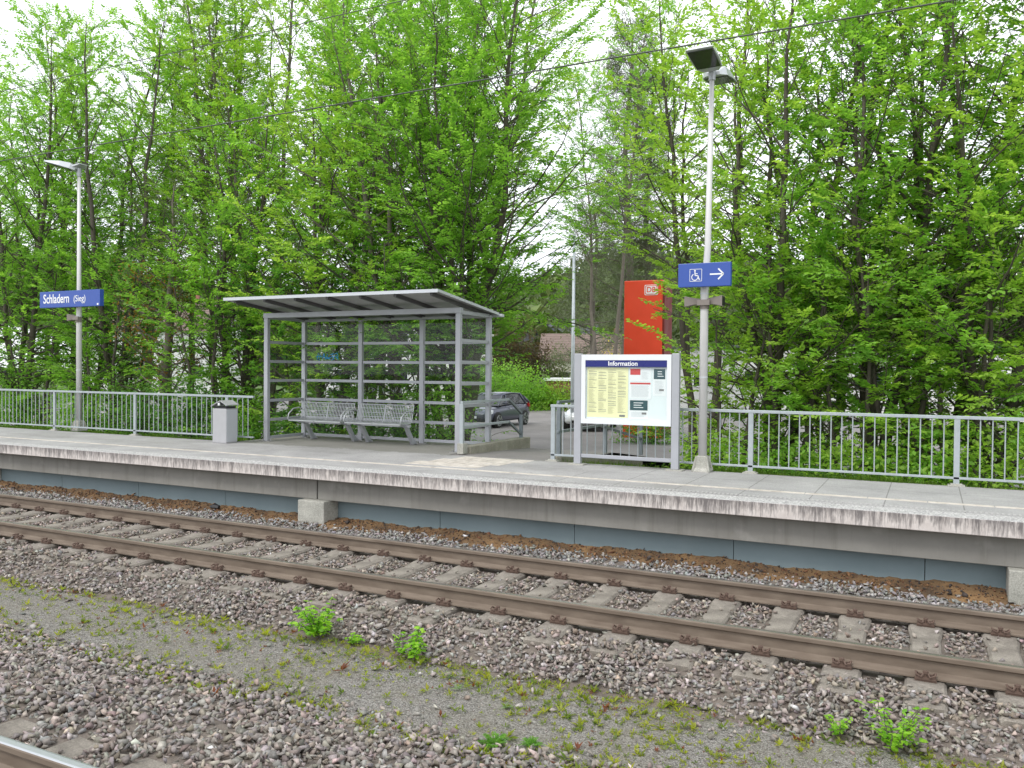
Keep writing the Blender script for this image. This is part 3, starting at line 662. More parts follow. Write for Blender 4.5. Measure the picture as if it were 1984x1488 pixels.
ry0, ry1 = -.93, Dp+.12; rx0, rx1 = -.20, W+.14
def slab(x0, x1, y0, y1, t0, t1): 
    v = [(x, y, roofz(y)+t) for x in (x0, x1) for y in (y0, y1) for t in (t0, t1)]
    return MB().add(v, [(0, 1, 3, 2), (4, 6, 7, 5), (0, 4, 5, 1), (2, 3, 7, 6), (0, 2, 6, 4), (1, 5, 7, 3)])
rf = slab(rx0, rx1, ry0, ry1, .062, .085).build('roof', M['roofsheet'], sh)
slab(rx0-.004, rx1+.004, ry0-.012, ry0-.001, .035, .09).build('roof_edge', M['frame_light'], rf)
slab(rx1+.001, rx1+.010, ry0-.01, ry1, .045, .09).build('roof_edge', M['frame_light'], rf)
slab(rx0-.010, rx0-.001, ry0-.01, ry1, .045, .09).build('roof_edge', M['frame_light'], rf)
slab(rx0-.03, rx1+.07, ry1+.001, ry1+.09, .02, .07).build('gutter', M['frame_light'], sh)
for i in range(7):
    x = .02+i*(W-.04)/6; slab(x-.025, x+.025, ry0+.06, ry1-.05, .0, .060).build('roof_rib', M['rib'], sh)
def stroke2(d, pts, wd, y, z_off=0, x_off=0, th=.002):
    for a, b in zip(pts[:-1], pts[1:]): d.bar((a[0]+x_off, y, a[1]+z_off), (b[0]+x_off, y, b[1]+z_off), th, wd, up=(0, 0, 1) if abs(a[0]-b[0]) > 1e-6 else (1, 0, 0))
g = MB()      # blue tag scrawled on the back glass
for pl in ([(0, 0), (.03, .13)], [(.05, -.02), (.08, .12)], [(-.03, .06), (.13, .07)], [(.14, .0), (.18, .14), (.21, .0)], [(.12, .05), (.25, .05)], [(.27, .12), (.25, .02), (.34, .02)], [(.34, .10), (.42, .13), (.38, .06), (.45, .03), (.37, -.01)], [(.44, .11), (.52, .14), (.54, .04), (.47, .06), (.56, .0)], [(.2, .02), (.5, .08)]): stroke2(g, pl, .013, 0)
o = g.build('graffiti', M['blue_pen'], sh); o.location = (.34, Dp-.007, 1.62)
g = MB(); r_ = np.random.default_rng(3)
for k in range(9):
    x = k*.11; p_ = [(x+r_.uniform(-.03, .06), r_.uniform(0, .16)) for _ in range(5)]; stroke2(g, p_, .006, 0)
o = g.build('graffiti', M['grey_pen'], sh); o.location = (W/3+.08, Dp-.007, .93)
# benches
def bench(label, x):
    t = thing('metal_bench', label, 'bench', (x, 6.12, H), 0, 'wire benches in the shelter'); w2 = 1.30
    for k in range(2):
        a, b = k*w2/2+.012, (k+1)*w2/2-.012
        sp = MB(); n = 17
        prof = [(-.34, .405), (-.30, .425), (-.02, .415), (.03, .45), (.10, .74), (.11, .75)]
        for i in range(n+1):
            xx = a+(b-a)*i/n; sp.tube([(xx, p[0], p[1]) for p in prof], .0062, 4)
        sp.build('wire_panel', M['bench'], t)
        fr = MB(); fr.tube([(a, -.345, .405), (b, -.345, .405)], .013, 6); fr.tube([(a, .112, .752), (b, .112, .752)], .012, 6)
        for q, zq in ((.045, .52), (.062, .60), (.085, .68)): fr.tube([(a, q, zq), (b, q, zq)], .005, 4)
        for q in (-.25, -.15, -.06): fr.tube([(a, q, .411), (b, q, .411)], .005, 4)
        for xx in (a, b): fr.tube([(xx, p[0], p[1]) for p in prof], .009, 5)
        fr.build('seat_frame', M['bench'], t)
    for xx in (.0, w2): MB().tube([(xx, .10, .60), (xx, -.02, .655), (xx, -.20, .635), (xx, -.33, .54), (xx, -.36, .44), (xx, -.30, .40)], .013, 7).build('armrest', M['bench'], t, smooth=True)
    MB().box(-.0, w2, -.05, -.0, .345, .395).build('crossbeam', M['frame'], t, .004)
    for xx in (.14, w2-.12):
        q = MB(); q.prism([(-.22, .40), (.04, .40), (.10, .34), (.34, .0), (.40, .0), (.40, .04), (.16, .40), (.04, .345), (-.20, .37)], xx-.02, xx+.02, 'x')
        q2 = MB().loft([[(xx-.03, -.22, .40), (xx+.03, -.22, .40), (xx+.03, -.22, .375), (xx-.03, -.22, .375)], [(xx-.03, .02, .40), (xx+.03, .02, .40), (xx+.03, -.02, .33), (xx-.03, -.02, .33)], [(xx-.03, .24, .10), (xx+.03, .24, .10), (xx+.03, .17, .05), (xx-.03, .17, .05)], [(xx-.03, .36, .012), (xx+.03, .36, .012), (xx+.03, .20, .0), (xx-.03, .20, .0)]])
        q2.build('leg', M['frame'], t, .004)
    return t
bench('left wire-mesh bench with curved armrests inside the shelter', -11.36); bench('right wire-mesh bench with curved armrests inside the shelter', -9.98)

# ------------------------------------------------------------ litter bin
t = thing('litter_bin', 'battered pale grey metal litter bin by the left railing', 'bin', (-12.02, 4.80, H), R(3))
d = MB().box(-.22, .12, -.14, .16, .0, .66).build('body', M['bin'], t, .012)
MB().box(-.20, .10, -.12, .14, .661, .70).build('inner_rim', M['black'], t)
d = MB(); d.loft([[(-.24, -.16, .70), (-.24, .18, .70), (-.24, .18, .715), (-.24, -.16, .715)], [(-.02, -.16, .80), (-.02, .18, .80), (-.02, .18, .815), (-.02, -.16, .815)], [(.14, -.16, .72), (.14, .18, .72), (.14, .18, .735), (.14, -.16, .735)]])
d.build('lid', M['bin'], t)
MB().box(.123, .127, -.13, .15, .03, .64).build('side_panel', M['frame_light'], t); MB().tube([(-.05, -.148, .72), (-.05, -.148, .77)], .022, 8).build('lock', M['white_paint'], t)

# ------------------------------------------------------------ platform lamps, signs, speakers
def lamp(label, x, y, flip, lean=0):
    t = thing('platform_lamp', label, 'lamp', (x, y, H), 0, 'tall aluminium platform lamps')
    MB().tube([(0, 0, .18), (0, 0, 2.6), (lean*.55, 0, 3.2), (lean, 0, 5.75)], [.062, .058, .047, .034], 16).build('pole', M['alu_pole'], t, smooth=True)
    d = MB(); d.loft([[(s*a, q*a, zz) for s, q in ((-1, -1), (1, -1), (1, 1), (-1, 1))] for a, zz in ((.122, 0), (.118, .02), (.092, .06), (.075, .22), (.068, .23))]); 
    for s in (-1, 1):
        for q in (-1, 1): d.bar((s*.115, q*.115, .01), (s*.07, q*.07, .22), .022, .03)
    d.build('foot', M['block'], t, .004)
    for zz in (1.35, 2.55): MB().tube([(0, 0, zz), (0, 0, zz+.02)], .0625, 16).build('collar', M['frame_light'], t)
    def head(dirx, diry, L, wd, z, pitch):
        h = bpy.data.objects.new('x', None)
    return t
def lamp_head(t, base, ax, L, wd, tilt, inner=.05):
    """tapered box luminaire: ax unit vector in plan, rising outward by tilt"""
    ax = Vector((ax[0], ax[1], 0)).normalized(); sd_ = Vector((-ax.y, ax.x, 0)); up = Vector((0, 0, 1)); a = (ax*math.cos(tilt)+up*math.sin(tilt)); n = sd_.cross(a)*-1
    if n.z < 0: n = -n
    b = Vector(base)
    def ring(s, wdt, lo, hi): return [b+a*s-sd_*wdt/2+n*lo, b+a*s+sd_*wdt/2+n*lo, b+a*s+sd_*wdt/2*.82+n*hi, b+a*s-sd_*wdt/2*.82+n*hi]
    hd = MB().loft([ring(inner, wd*.55, 0, .06), ring(inner+.10, wd*.92, -.0, .13), ring(L*.55, wd, 0, .11), ring(L, wd*.96, 0, .03)]).build('lamp_head', M['frame_light'], t, .006)
    q = [b+a*(inner+.12)-sd_*wd*.42-n*.004, b+a*(L-.05)-sd_*wd*.44-n*.004, b+a*(L-.05)+sd_*wd*.44-n*.004, b+a*(inner+.12)+sd_*wd*.42-n*.004]
    MB().add(q+[v-n*.008 for v in q], [(0, 1, 2, 3), (7, 6, 5, 4), (0, 4, 5, 1), (1, 5, 6, 2), (2, 6, 7, 3), (3, 7, 4, 0)]).build('lens', M['lens'], hd)
tR = lamp('tall platform lamp with two heads, holding the wheelchair arrow sign', -2.90, 4.95, 1, .07)
lamp_head(tR, (.07, 0, 5.70), (-.05, -1), .66, .40, R(12)); lamp_head(tR, (.07, 0, 5.68), (.05, 1), .66, .40, R(6))
MB().tube([(.07, 0, 5.60), (.07, 0, 5.76)], .05, 10).build('head_joint', M['frame'], tR)
tL = lamp('tall platform lamp with one wing-shaped head, holding the station name sign', -16.95, 5.28, 1, 0)
lamp_head(tL, (-.02, 0, 5.76), (-.80, -.6), .68, .36, R(14)); MB().tube([(0, 0, 5.66), (0, 0, 5.84)], .05, 10).build('head_joint', M['frame'], tL)
MB().loft([[(-.02, -.16, 5.84), (.02, .16, 5.84), (.02, .16, 5.88), (-.02, -.16, 5.88)], [(.15, -.10, 5.90), (.14, .10, 5.90), (.14, .10, 5.92), (.15, -.10, 5.92)]]).build('fin', M['frame_light'], tL)

def stroke(d, pts, wd, y=0):                         # flat strokes on a sign face, local x,z
    stroke2(d, pts, wd, y)
t = thing('station_sign', 'blue station name sign reading Schladern (Sieg) on the left lamp pole', 'sign', (-18.02, 5.13, 3.43))
MB().box(0, 2.02, -.05, .05, 0, .36).build('board', M['blue_sign'], t, .006)
text('lettering', 'Schladern', .285, M['white_paint'], t, (.13, -.053, .185), sx=.80, bold=.0035); text('lettering', '(Sieg)', .20, M['white_paint'], t, (1.16, -.053, .175), sx=.92, bold=.0)
MB().box(1.93, 1.98, -.054, -.050, .02, .06).build('sticker', M['white_paint'], t)
t = thing('direction_sign', 'blue sign with wheelchair symbol and right arrow on the right lamp pole', 'sign', (-3.235, 4.80, 3.325))
MB().box(0, .745, -.045, .045, 0, .335).build('board', M['blue_sign'], t, .006)
d = MB(); cx, cz = .255, .165; q = .085
for a, b in (((-q, -q), (q, -q)), ((q, -q), (q, q)), ((q, q), (-q, q)), ((-q, q), (-q, -q))): stroke(d, [(cx+a[0], cz+a[1]), (cx+b[0], cz+b[1])], .006, -.047)
d.tube([(cx-.012, -.049, cz+.062), (cx-.012, -.045, cz+.062)], .013, 12)
wh = [(cx-.014+.044*math.cos(R(a)), cz-.028+.044*math.sin(R(a))) for a in range(115, 371, 15)]; stroke(d, wh, .011, -.047)
stroke(d, [(cx-.012, cz+.045), (cx-.008, cz-.005), (cx+.032, cz-.008), (cx+.046, cz-.062), (cx+.062, cz-.058)], .014, -.047); stroke(d, [(cx-.008, cz+.022), (cx+.026, cz+.020)], .010, -.047)
d.build('wheelchair_symbol', M['white_paint'], t)
d = MB(); stroke(d, [(.455, .17), (.635, .17)], .020, -.047); stroke(d, [(.572, .245), (.645, .17), (.572, .095)], .020, -.047); d.build('arrow', M['white_paint'], t)
def speaker(label, x, y, z, sides):
    t = thing('loudspeaker', label, 'loudspeaker', (x, y, z), 0, 'horn loudspeakers on the lamp poles')
    for s in sides:
        MB().loft([[(s*.04, -.03, -.035), (s*.04, .05, -.035), (s*.04, .05, .045), (s*.04, -.03, .045)], [(s*.12, -.05, -.035), (s*.12, .06, -.035), (s*.12, .06, .055), (s*.12, -.05, .055)], [(s*.27, -.10, -.07), (s*.27, .09, -.07), (s*.27, .09, .085), (s*.27, -.10, .085)]]).build('horn', M['speaker'], t, .006)
        MB().box(min(s*.272, s*.275), max(s*.272, s*.275), -.085, .075, -.055, .07).build('grille', M['black'], t)
    d = MB(); d.tube([(0, 0, -.10), (0, 0, .02)], .066, 14); d.box(-.09, .09, -.09, -.062, -.05, .03); d.build('clamp', M['speaker'], t)
    return t
speaker('grey-brown double horn loudspeaker under the wheelchair arrow sign', -2.895, 4.94, 3.12, (-1, 1)); speaker('grey-brown horn loudspeaker under the station name sign', -16.95, 5.27, 3.20, (-1,))

# ------------------------------------------------------------ notice board
t = thing('notice_board', 'silver glazed notice board headed Information in front of the railing', 'notice board', (-4.83, 4.84, H)); BW = 1.60
for x in (.04, BW-.04):
    p_ = MB().box(x-.055, x+.055, -.04, .04, .02, 1.70).build('post', M['frame'], t, .006)
    q = MB(); q.box(x-.12, x+.12, -.10, .10, -.004, .02); q.build('base_plate', M['block'], p_, .004)
MB().box(.098, BW-.098, -.02, .02, .12, .17).build('cross_bar', M['frame'], t, .003)
cs = MB()
cs.box(.10, BW-.10, -.045, .05, 1.60, 1.685); cs.box(.10, BW-.10, -.045, .05, .64, .715); cs.box(.10, .165, -.045, .05, .715, 1.60); cs.box(BW-.165, BW-.10, -.045, .05, .715, 1.60)
cs.build('case_frame', M['white_case'], t)
MB().box(.166, BW-.166, .0, .045, .716, 1.599).build('back_panel', M['backing'], t)
MB().box(.166, BW-.166, -.040, -.002, 1.50, 1.599).build('header', M['navy'], t)
text('lettering', 'Information', .098, M['white_paint'], t, (BW/2-.04, -.042, 1.548), align='CENTER', bold=.0015)
sh_ = MB().box(.185, .835, -.004, -.001, .74, 1.49).build('timetable', M['paper_y'], t)
d = MB(); e = MB(); r_ = np.random.default_rng(5)
for c in range(4):
    xx = .21+c*.155; zz = 1.45-.02*(c % 2)
    while zz > .80:
        if r_.random() < .17: d.box(xx, xx+.125, -.0062, -.0045, zz, zz+.005); zz -= .012
        else: e.box(xx, xx+.11*r_.uniform(.5, 1), -.0062, -.0045, zz, zz+.003)
        zz -= .0105
d.box(.70, .79, -.0062, -.0045, .755, .785)
d.build('heading_lines', M['ink'], sh_); e.build('print', M['ink_light'], sh_)
def poster(x0, x1, z0, z1, style, seed):
    p_ = MB().box(x0, x1, -.004, -.001, z0, z1).build('poster', M['paper_w'], t); r_ = np.random.default_rng(seed); h_ = z1-z0; w_ = x1-x0
    if style == 'teal':
        MB().box(x0+.012, x1-.012, -.0064, -.0045, z1-.16, z1-.012).build('banner', M['teal'], p_)
        d = MB()
        for k in range(3): d.box(x0+.07, x0+.07+w_*.5*r_.uniform(.6, 1), -.0080, -.0066, z1-.055-k*.034, z1-.045-k*.034)
        d.build('banner_text', M['paper_w'], p_); top = z1-.19
        MB().box(x1-.10, x1-.03, -.0064, -.0045, z0+.07, z0+.10).build('badge', M['ink'], p_)
    else:
        MB().box(x0+.012, x1-.012 if style == 'bar' else x0+w_*.5, -.0064, -.0045, z1-.035 if style == 'bar' else z1-.10, z1-.010).build('banner', M['print_red'], p_); top = z1-.06
    d = MB(); zz = top
    while zz > z0+.03:
        a = x0+.03 if style != 'map' else x0+w_*.55
        if zz < z1-.12 or style != 'map' or True: d.box(a, x1-.03-.04*r_.random(), -.0062, -.0045, zz, zz+.0025)
        zz -= .013
    d.build('print', M['ink_pale'], p_)
poster(.855, 1.19, 1.29, 1.485, 'map', 1); poster(.855, 1.19, 1.03, 1.28, 'bar', 2); poster(1.215, BW-.19, 1.08, 1.485, 'teal', 3); poster(.855, 1.15, .70+.03, 1.02, 'teal', 4)
gl = MB().box(.168, BW-.168, -.030, -.026, .717, 1.498).build('glass', M['glass'], t)

# ------------------------------------------------------------ overhead wires
def wire(label, y, z, r, sag=.0):
    pts = [(x, y, z+sag*((x+6)/30)**2) for x in range(-70, 41, 2)]; o = MB().tube(pts, r, 6).build('overhead_wire', M['wire'], None, smooth=True); tag(o, label, 'wire', 'overhead wires of the far track')
wire('lower overhead contact wire crossing in front of the right lamp head', .75, 5.185, .0075, .05); wire('upper overhead catenary wire crossing the top left treetops', .75, 6.21, .005, .25)

# ------------------------------------------------------------ red tower with logo
t = thing('sign_tower', 'tall red station sign tower with white DB logo', 'sign tower', (-9.48, 22.9, -.40), R(3))
MB().box(-.72, .72, -.28, .30, 0, 5.86).build('front_panel', M['red'], t, .02)
MB().box(.723, .80, -.26, .95, .1, 5.80).build('side_panel', M['red_shaded'], t, .01)
MB().box(-.70, .71, .302, .92, .1, 5.78).build('core', M['red_shaded'], t)
def rrect(w_, h_, r_, n=5):
    p = []
    for cx, cy, a0 in ((w_-r_, h_-r_, 0), (-w_+r_, h_-r_, 90), (-w_+r_, -h_+r_, 180), (w_-r_, -h_+r_, 270)):
        p += [(cx+r_*math.cos(R(a0+90*k/n)), cy+r_*math.sin(R(a0+90*k/n))) for k in range(n+1)]
    return p
for wd, hh, y0, y1, m in ((.25, .19, -.29, -.281, 'white_paint'), (.225, .165, -.296, -.2905, 'red'), (.20, .14, -.302, -.2965, 'white_paint')):
    o = MB().prism(rrect(wd, hh, .045), y0, y1, 'y').build('logo_plate', M[m], t); o.location = (.30, 0, 5.50)
text('logo_letters', 'DB', .27, M['red'], t, (.30, -.304, 5.50), align='CENTER', bold=.004)

# ------------------------------------------------------------ cars
def car(label, x, y, rz, paint, scale=1):
    t = thing('parked_car', label, 'car', (x, y, -.35), rz, 'cars in the car park behind the platform'); L = 4.25
    # local: +x forward is the nose, y lateral, z up; length from -L/2..L/2
    st = [(-2.12, .62, .42, .78), (-2.05, .78, .30, .95), (-1.6, .86, .22, 1.0), (-.8, .88, .20, .98), (.2, .88, .20, .95), (1.0, .87, .20, .92), (1.55, .84, .22, .84), (1.95, .76, .26, .72), (2.12, .60, .34, .60)]
    rings = []
    for s, hw, zb, zs in st: rings.append([(s, -hw*.9, zb), (s, -hw, zb+.12), (s, -hw*1.01, (zb+zs)/2), (s, -hw*.96, zs-.05), (s, -hw*.80, zs), (s, 0, zs+.035), (s, hw*.80, zs), (s, hw*.96, zs-.05), (s, hw*1.01, (zb+zs)/2), (s, hw, zb+.12), (s, hw*.9, zb)])
    body = MB().loft(rings).build('body', M[paint], t, smooth=True)
    md = body.modifiers.new('s', 'SUBSURF'); md.levels = md.render_levels = 1
    cab = [(-1.98, -1.72, 1.0, 1.30), (-1.55, -1.30, .99, 1.44), (-.5, -.4, .97, 1.48), (.35, .15, .96, 1.45), (1.15, .42, .93, 1.38)]
    rg = [[(a, -.76, zb), (b, -.56, zt-.03), (b, 0, zt), (b, .56, zt-.03), (a, .76, zb)] for a, b, zb, zt in cab]
    MB().loft(rg).build('windows', M['car_glass'], t, smooth=False)
    rf_ = MB(); rf_.loft([[(b, -.60, zt-.035), (b, -.30, zt+.012), (b, .30, zt+.012), (b, .60, zt-.035), (b, .3, zt-.04), (b, -.3, zt-.04)] for a, b, zb, zt in cab]); rf_.build('roof', M[paint], t, smooth=True)
    for s in (-1, 1):
        p_ = MB()
        for (a, b, zb, zt) in (cab[0], cab[1], cab[3], cab[4]): p_.tube([(a, s*.765, zb-.02), (b, s*.575, zt-.035)], .035 if a > -1 else .055, 6)
        p_.tube([(b, s*.585, zt-.03) for a, b, zb, zt in cab], .03, 6); p_.build('window_frame', M[paint], t, smooth=True)
        MB().loft([[(.72, s*.86, 1.0), (.72, s*.98, 1.0), (.72, s*.98, 1.10), (.72, s*.86, 1.10)], [(.88, s*.84, 1.0), (.86, s*.97, 1.0), (.86, s*.97, 1.09), (.88, s*.84, 1.09)]]).build('mirror', M[paint], t, .02)
        MB().loft([[(1.72, s*.62, .62), (1.72, s*.83, .62), (1.66, s*.83, .76), (1.66, s*.62, .78)], [(2.08, s*.50, .52), (2.0, s*.74, .54), (1.92, s*.74, .68), (2.0, s*.50, .64)]]).build('headlight', M['lamp_clear'], t, .01)
        MB().loft([[(-2.09, s*.50, .80), (-2.0, s*.80, .80), (-1.96, s*.79, .98), (-2.06, s*.50, .96)], [(-1.85, s*.50, .80), (-1.72, s*.885, .80), (-1.72, s*.86, .96), (-1.85, s*.5, .96)]]).build('tail_light', M['lamp_red'], t, .01)
        MB().bar((.1, s*.885, .80), (.26, s*.885, .80), .02, .025).build('door_handle', M['frame_light'], t)
        for xx in (-1.28, 1.32):
            wl = bpy.data.objects.new('wheel', None); COL.objects.link(wl); wl.parent = t; wl.location = (xx, s*.80, .32)
            MB().tube([(0, -s*.10, 0), (0, s*.075, 0)], .36, 24).build('arch', M['black'], wl)
            tp = [(-.10, .24), (-.10, .30), (-.07, .325), (.07, .325), (.10, .30), (.10, .24)]
            MB().loft([[(math.cos(2*math.pi*k/28)*rr, yy, math.sin(2*math.pi*k/28)*rr) for k in range(28)] for yy, rr in [(q[0]+s*.02, q[1]) for q in tp]]).build('tyre', M['tyre'], wl, smooth=False)
            rm = MB(); fy = s*.125; rm.tube([(0, fy-.01, 0), (0, fy+.01, 0)], .06, 12)
            for k in range(5):
                a = 2*math.pi*k/5; rm.bar((0, fy, 0), (math.cos(a)*.225, fy, math.sin(a)*.225), .02, .065, up=(0, 1, 0)) if False else rm.bar((0, fy, 0), (math.cos(a)*.225, fy, math.sin(a)*.225), .065, .02, up=(0, 1, 0))
            ringp = [(math.cos(2*math.pi*k/24)*.225, fy, math.sin(2*math.pi*k/24)*.225) for k in range(25)]; rm.tube(ringp, .018, 5); rm.build('rim', M['rim'], wl)
    MB().box(2.06, 2.13, -.45, .45, .34, .46).build('grille', M['black'], t, .01); MB().box(2.125, 2.14, -.26, .26, .42, .52).build('number_plate', M['paper_w'], t)
    return t
c1 = car('dark grey hatchback parked beyond the ramp railing, right of the shelter', -17.25, 25.75, R(-90), 'car_grey')
car('white car half hidden behind the notice board posts', -12.9, 26.3, R(-78), 'car_white')

# ------------------------------------------------------------ car-park lamp pole and buildings behind
pp = at(1110, 700, 24.5); t = thing('lamp_post', 'slim pale grey lamp post in the car park left of the red tower', 'lamp post', (pp[0], 24.5, -.35))
MB().tube([(0, 0, 0), (0, 0, 1.2), (0, 0, 7.9)], [.095, .085, .05], 12).build('pole', M['galv'], t, smooth=True); MB().box(-.06, .06, -.45, .12, 7.9, 7.98).build('lamp_head', M['frame_light'], t, .02)
def house(label, x, y, w_, d_, ze, zr, wall, roof, rz=0, wins=(), name='house', base=-.6, chim=True, ridge='x'):
    t = thing(name, label, 'building', (x, y, base), rz); he = ze-base; hr = zr-base
    q = MB().box(-w_/2, w_/2, -d_/2, d_/2, 0, he)
    if ridge == 'x' and zr > ze: q.prism([(-d_/2, he-.01), (d_/2, he-.01), (0, hr-.05)], -w_/2+.01, w_/2-.01, 'x')
    q.build('wall', M[wall], t)
    if zr > ze:
        o_ = .35; rfm = MB()
        for s in (-1, 1):
            v = [(-w_/2-o_, s*(d_/2+o_), he-.02), (w_/2+o_, s*(d_/2+o_), he-.02), (w_/2+o_, 0, hr+.1), (-w_/2-o_, 0, hr+.1)]; rfm.add(v+[(a, b, c+.14) for a, b, c in v], [(0, 1, 2, 3), (7, 6, 5, 4), (0, 4, 5, 1), (1, 5, 6, 2), (2, 6, 7, 3), (3, 7, 4, 0)])
        rfo = rfm.build('roof', M[roof], t)
        if chim: MB().box(w_*.2, w_*.2+.6, -.3, .3, hr-.6, hr+.8).build('chimney', M['brick'], rfo)
    else:
        MB().box(-w_/2-.15, w_/2+.15, -d_/2-.15, d_/2+.15, he, he+.18).build('roof', M[roof], t, .02)
    for (wx, wz, ww, wh_) in wins:
        f = MB().box(wx-ww/2, wx+ww/2, -d_/2-.05, -d_/2-.003, wz, wz+wh_).build('window', M['white_paint'], t)
        MB().box(wx-ww/2+.07, wx+ww/2-.07, -d_/2-.07, -d_/2-.052, wz+.07, wz+wh_-.07).build('pane', M['car_glass'], f)
    return t
pp = at(1150, 700, 80); house('small cream house with brown tiled roof behind the notice board', pp[0], 80, 11, 9, 3.1, 6.0, 'cream_wall', 'roof_brown', R(20), [(-3, 1.4, 1.3, 1.2), (1, 1.4, 1.3, 1.2), (4, 1.4, 1.3, 1.2)])
pp = at(1085, 660, 120); house('distant house with slate grey roof among the trees', pp[0], 120, 12, 9, 6.0, 9.5, 'cream_wall', 'roof_grey', R(20), [(-3, 3.4, 1.3, 1.3), (2, 3.4, 1.3, 1.3)])
pp = at(1094, 750, 42); house('low red brick garage with white flat roof at the car park edge', pp[0], 43.5, 3.0, 4, 1.45, 1.45, 'brick', 'white_paint', R(15), name='garage')
house('long low white hall seen through the trees right of the red tower', -1.5, 47, 25, 8, 3.5, 3.5, 'render_wall', 'roof_grey', R(0), [(-10.5+i*3, 1.8, 1.6, 1.0) for i in range(8)], name='hall')
pp = at(740, 680, 46); house('white two-storey building seen through the shelter glass', pp[0], 50, 13, 9, 6.0, 7.8, 'render_wall', 'roof_grey', R(25), [(-4.5+i*2.2, zz, 1.2, 1.3) for i in range(5) for zz in (1.4, 4.2)], name='building')
pp = at(250, 680, 46); house('white house hidden behind the leftmost trees', pp[0], 50, 13, 9, 5.4, 8.4, 'render_wall', 'roof_brown', R(35), [(-4+i*2.6, 1.6, 1.3, 1.4) for i in range(4)])

# ------------------------------------------------------------ vegetation
BT = 'broadleaved trees behind the platform'
def T(px, Y, h, spread, label, **k): p_ = at(px, 700, Y); return tree('broadleaf_tree', label, p_[0], Y, h, spread, **k)
T(-120, 8.6, 12.5, 2.4, 'tree just cut by the left edge of the photo', seed=11, stems=3, cols=GREEN, dens=.9)
T(45, 8.3, 11.4, 2.1, 'bright green tree left of the station name sign', seed=12, stems=3, cols=GREEN, low=.05)
T(150, 10.5, 13.6, 2.3, 'slender tree rising behind the left lamp pole', seed=13, stems=3, cols=GREEN)
T(225, 8.8, 11.6, 1.9, 'leafy tree between the station name sign and the dark ivy tree', seed=14, stems=3, cols=GREEN, low=.04)
T(322, 7.9, 6.9, 1.25, 'dark ivy-clad tree with rusty dead leaves left of the shelter', seed=15, stems=1, cols=OLIVE, dens=2.6, leaf=.06, bark='trunk_grey', r0=.15, dead=900, low=.03, thin_top=.1, lean=.05)
T(340, 11.5, 14.5, 2.2, 'tall thin-crowned tree behind the dark ivy tree', seed=16, stems=2, cols=YELLOWG, bark='trunk_grey', low=.45, dens=.8)
T(470, 8.8, 9.0, 2.1, 'bushy tree over the left end of the shelter roof', seed=17, stems=3, cols=GREEN, low=.05)
T(540, 11.5, 14.0, 2.6, 'tall grey-barked tree with sparse young leaves above the shelter', seed=18, stems=2, cols=YELLOWG, bark='trunk_grey', low=.3, dens=.75, r0=.13)
T(640, 8.6, 9.4, 2.2, 'yellow-green tree directly behind the shelter roof', seed=19, stems=4, cols=YELLOWG, low=.05, dens=.8)
T(720, 11.8, 14.5, 2.5, 'tallest of the thin-stemmed trees behind the middle of the shelter', seed=20, stems=4, cols=GREEN, low=.25, dens=.55, bark='trunk_grey')
T(800, 9.2, 12.0, 2.2, 'upright tree with clustered stems behind the shelter right half', seed=21, stems=5, cols=GREEN, low=.12, bark='trunk_grey', dens=.55)
T(893, 9.3, 12.5, 3.1, 'wide tree arching over the right end of the shelter', seed=22, stems=4, cols=GREEN, low=.2, lean=.16, dens=.75)
T(890, 12.6, 14.0, 2.4, 'dark-leaved tall tree behind the wide arching tree', seed=23, stems=2, cols=DEEP, low=.2, dens=.6)
T(1510, 8.6, 10.0, 2.1, 'multi-stemmed tree just right of the wheelchair sign pole', seed=41, stems=4, cols=YELLOWG, low=.05, lean=.14, dens=.75)
T(1590, 10.8, 11.5, 2.6, 'tall tree with dark forked stems, second from the right lamp', seed=32, stems=3, cols=GREEN, low=.18, dens=.6)
T(1690, 8.3, 10.0, 2.2, 'dark-stemmed tree in front right of centre of the right thicket', seed=33, stems=3, cols=GREEN, low=.04, dens=.65)
T(1790, 10.4, 12.0, 2.5, 'tree leaning with long bare stems behind the right railing', seed=34, stems=4, cols=GREEN, low=.2, dens=.55)
T(1905, 8.2, 10.5, 2.3, 'broad tree above the right end of the railing', seed=35, stems=3, cols=YELLOWG, low=.05, dens=.7)
T(2060, 9.6, 11.0, 2.6, 'tree just cut by the right edge of the photo', seed=36, stems=3, cols=GREEN, low=.06)
T(1350, 11.8, 12.5, 2.2, 'airy tree behind the top of the right lamp', seed=38, stems=3, cols=YELLOWG, low=.42, dens=.6)
T(870, 13.6, 15.5, 3.0, 'airy yellow-green tall tree at the back above the right end of the shelter', seed=39, stems=4, cols=YELLOWG, low=.38, dens=.62, lean=.2, bark='trunk_grey')
T(510, 12.3, 16.5, 2.5, 'tall airy tree at the back between litter bin and shelter', seed=44, stems=3, cols=YELLOWG, low=.3, dens=.55, bark='trunk_grey')
T(1165, 28.5, 19.0, 3.9, 'airy tree beyond the red tower, in front of the pines', seed=45, stems=2, cols=GREEN, low=.45, dens=.5, bark='trunk_grey', z0=-.4)
T(-60, 12.6, 15.0, 2.5, 'tall airy tree at the back by the left edge', seed=46, stems=3, cols=YELLOWG, low=.3, dens=.6, bark='trunk_grey')
T(90, 13.0, 14.5, 2.4, 'tall airy tree at the back behind the station name sign', seed=40, stems=3, cols=GREEN, low=.3, dens=.6, bark='trunk_grey')
T(270, 12.8, 16.0, 2.4, 'tall airy tree at the back left of the dark ivy tree', seed=42, stems=3, cols=YELLOWG, low=.3, dens=.6, bark='trunk_grey')
T(430, 12.6, 16.5, 2.5, 'tall airy tree at the back above the litter bin', seed=43, stems=3, cols=GREEN, low=.3, dens=.6, bark='trunk_grey')
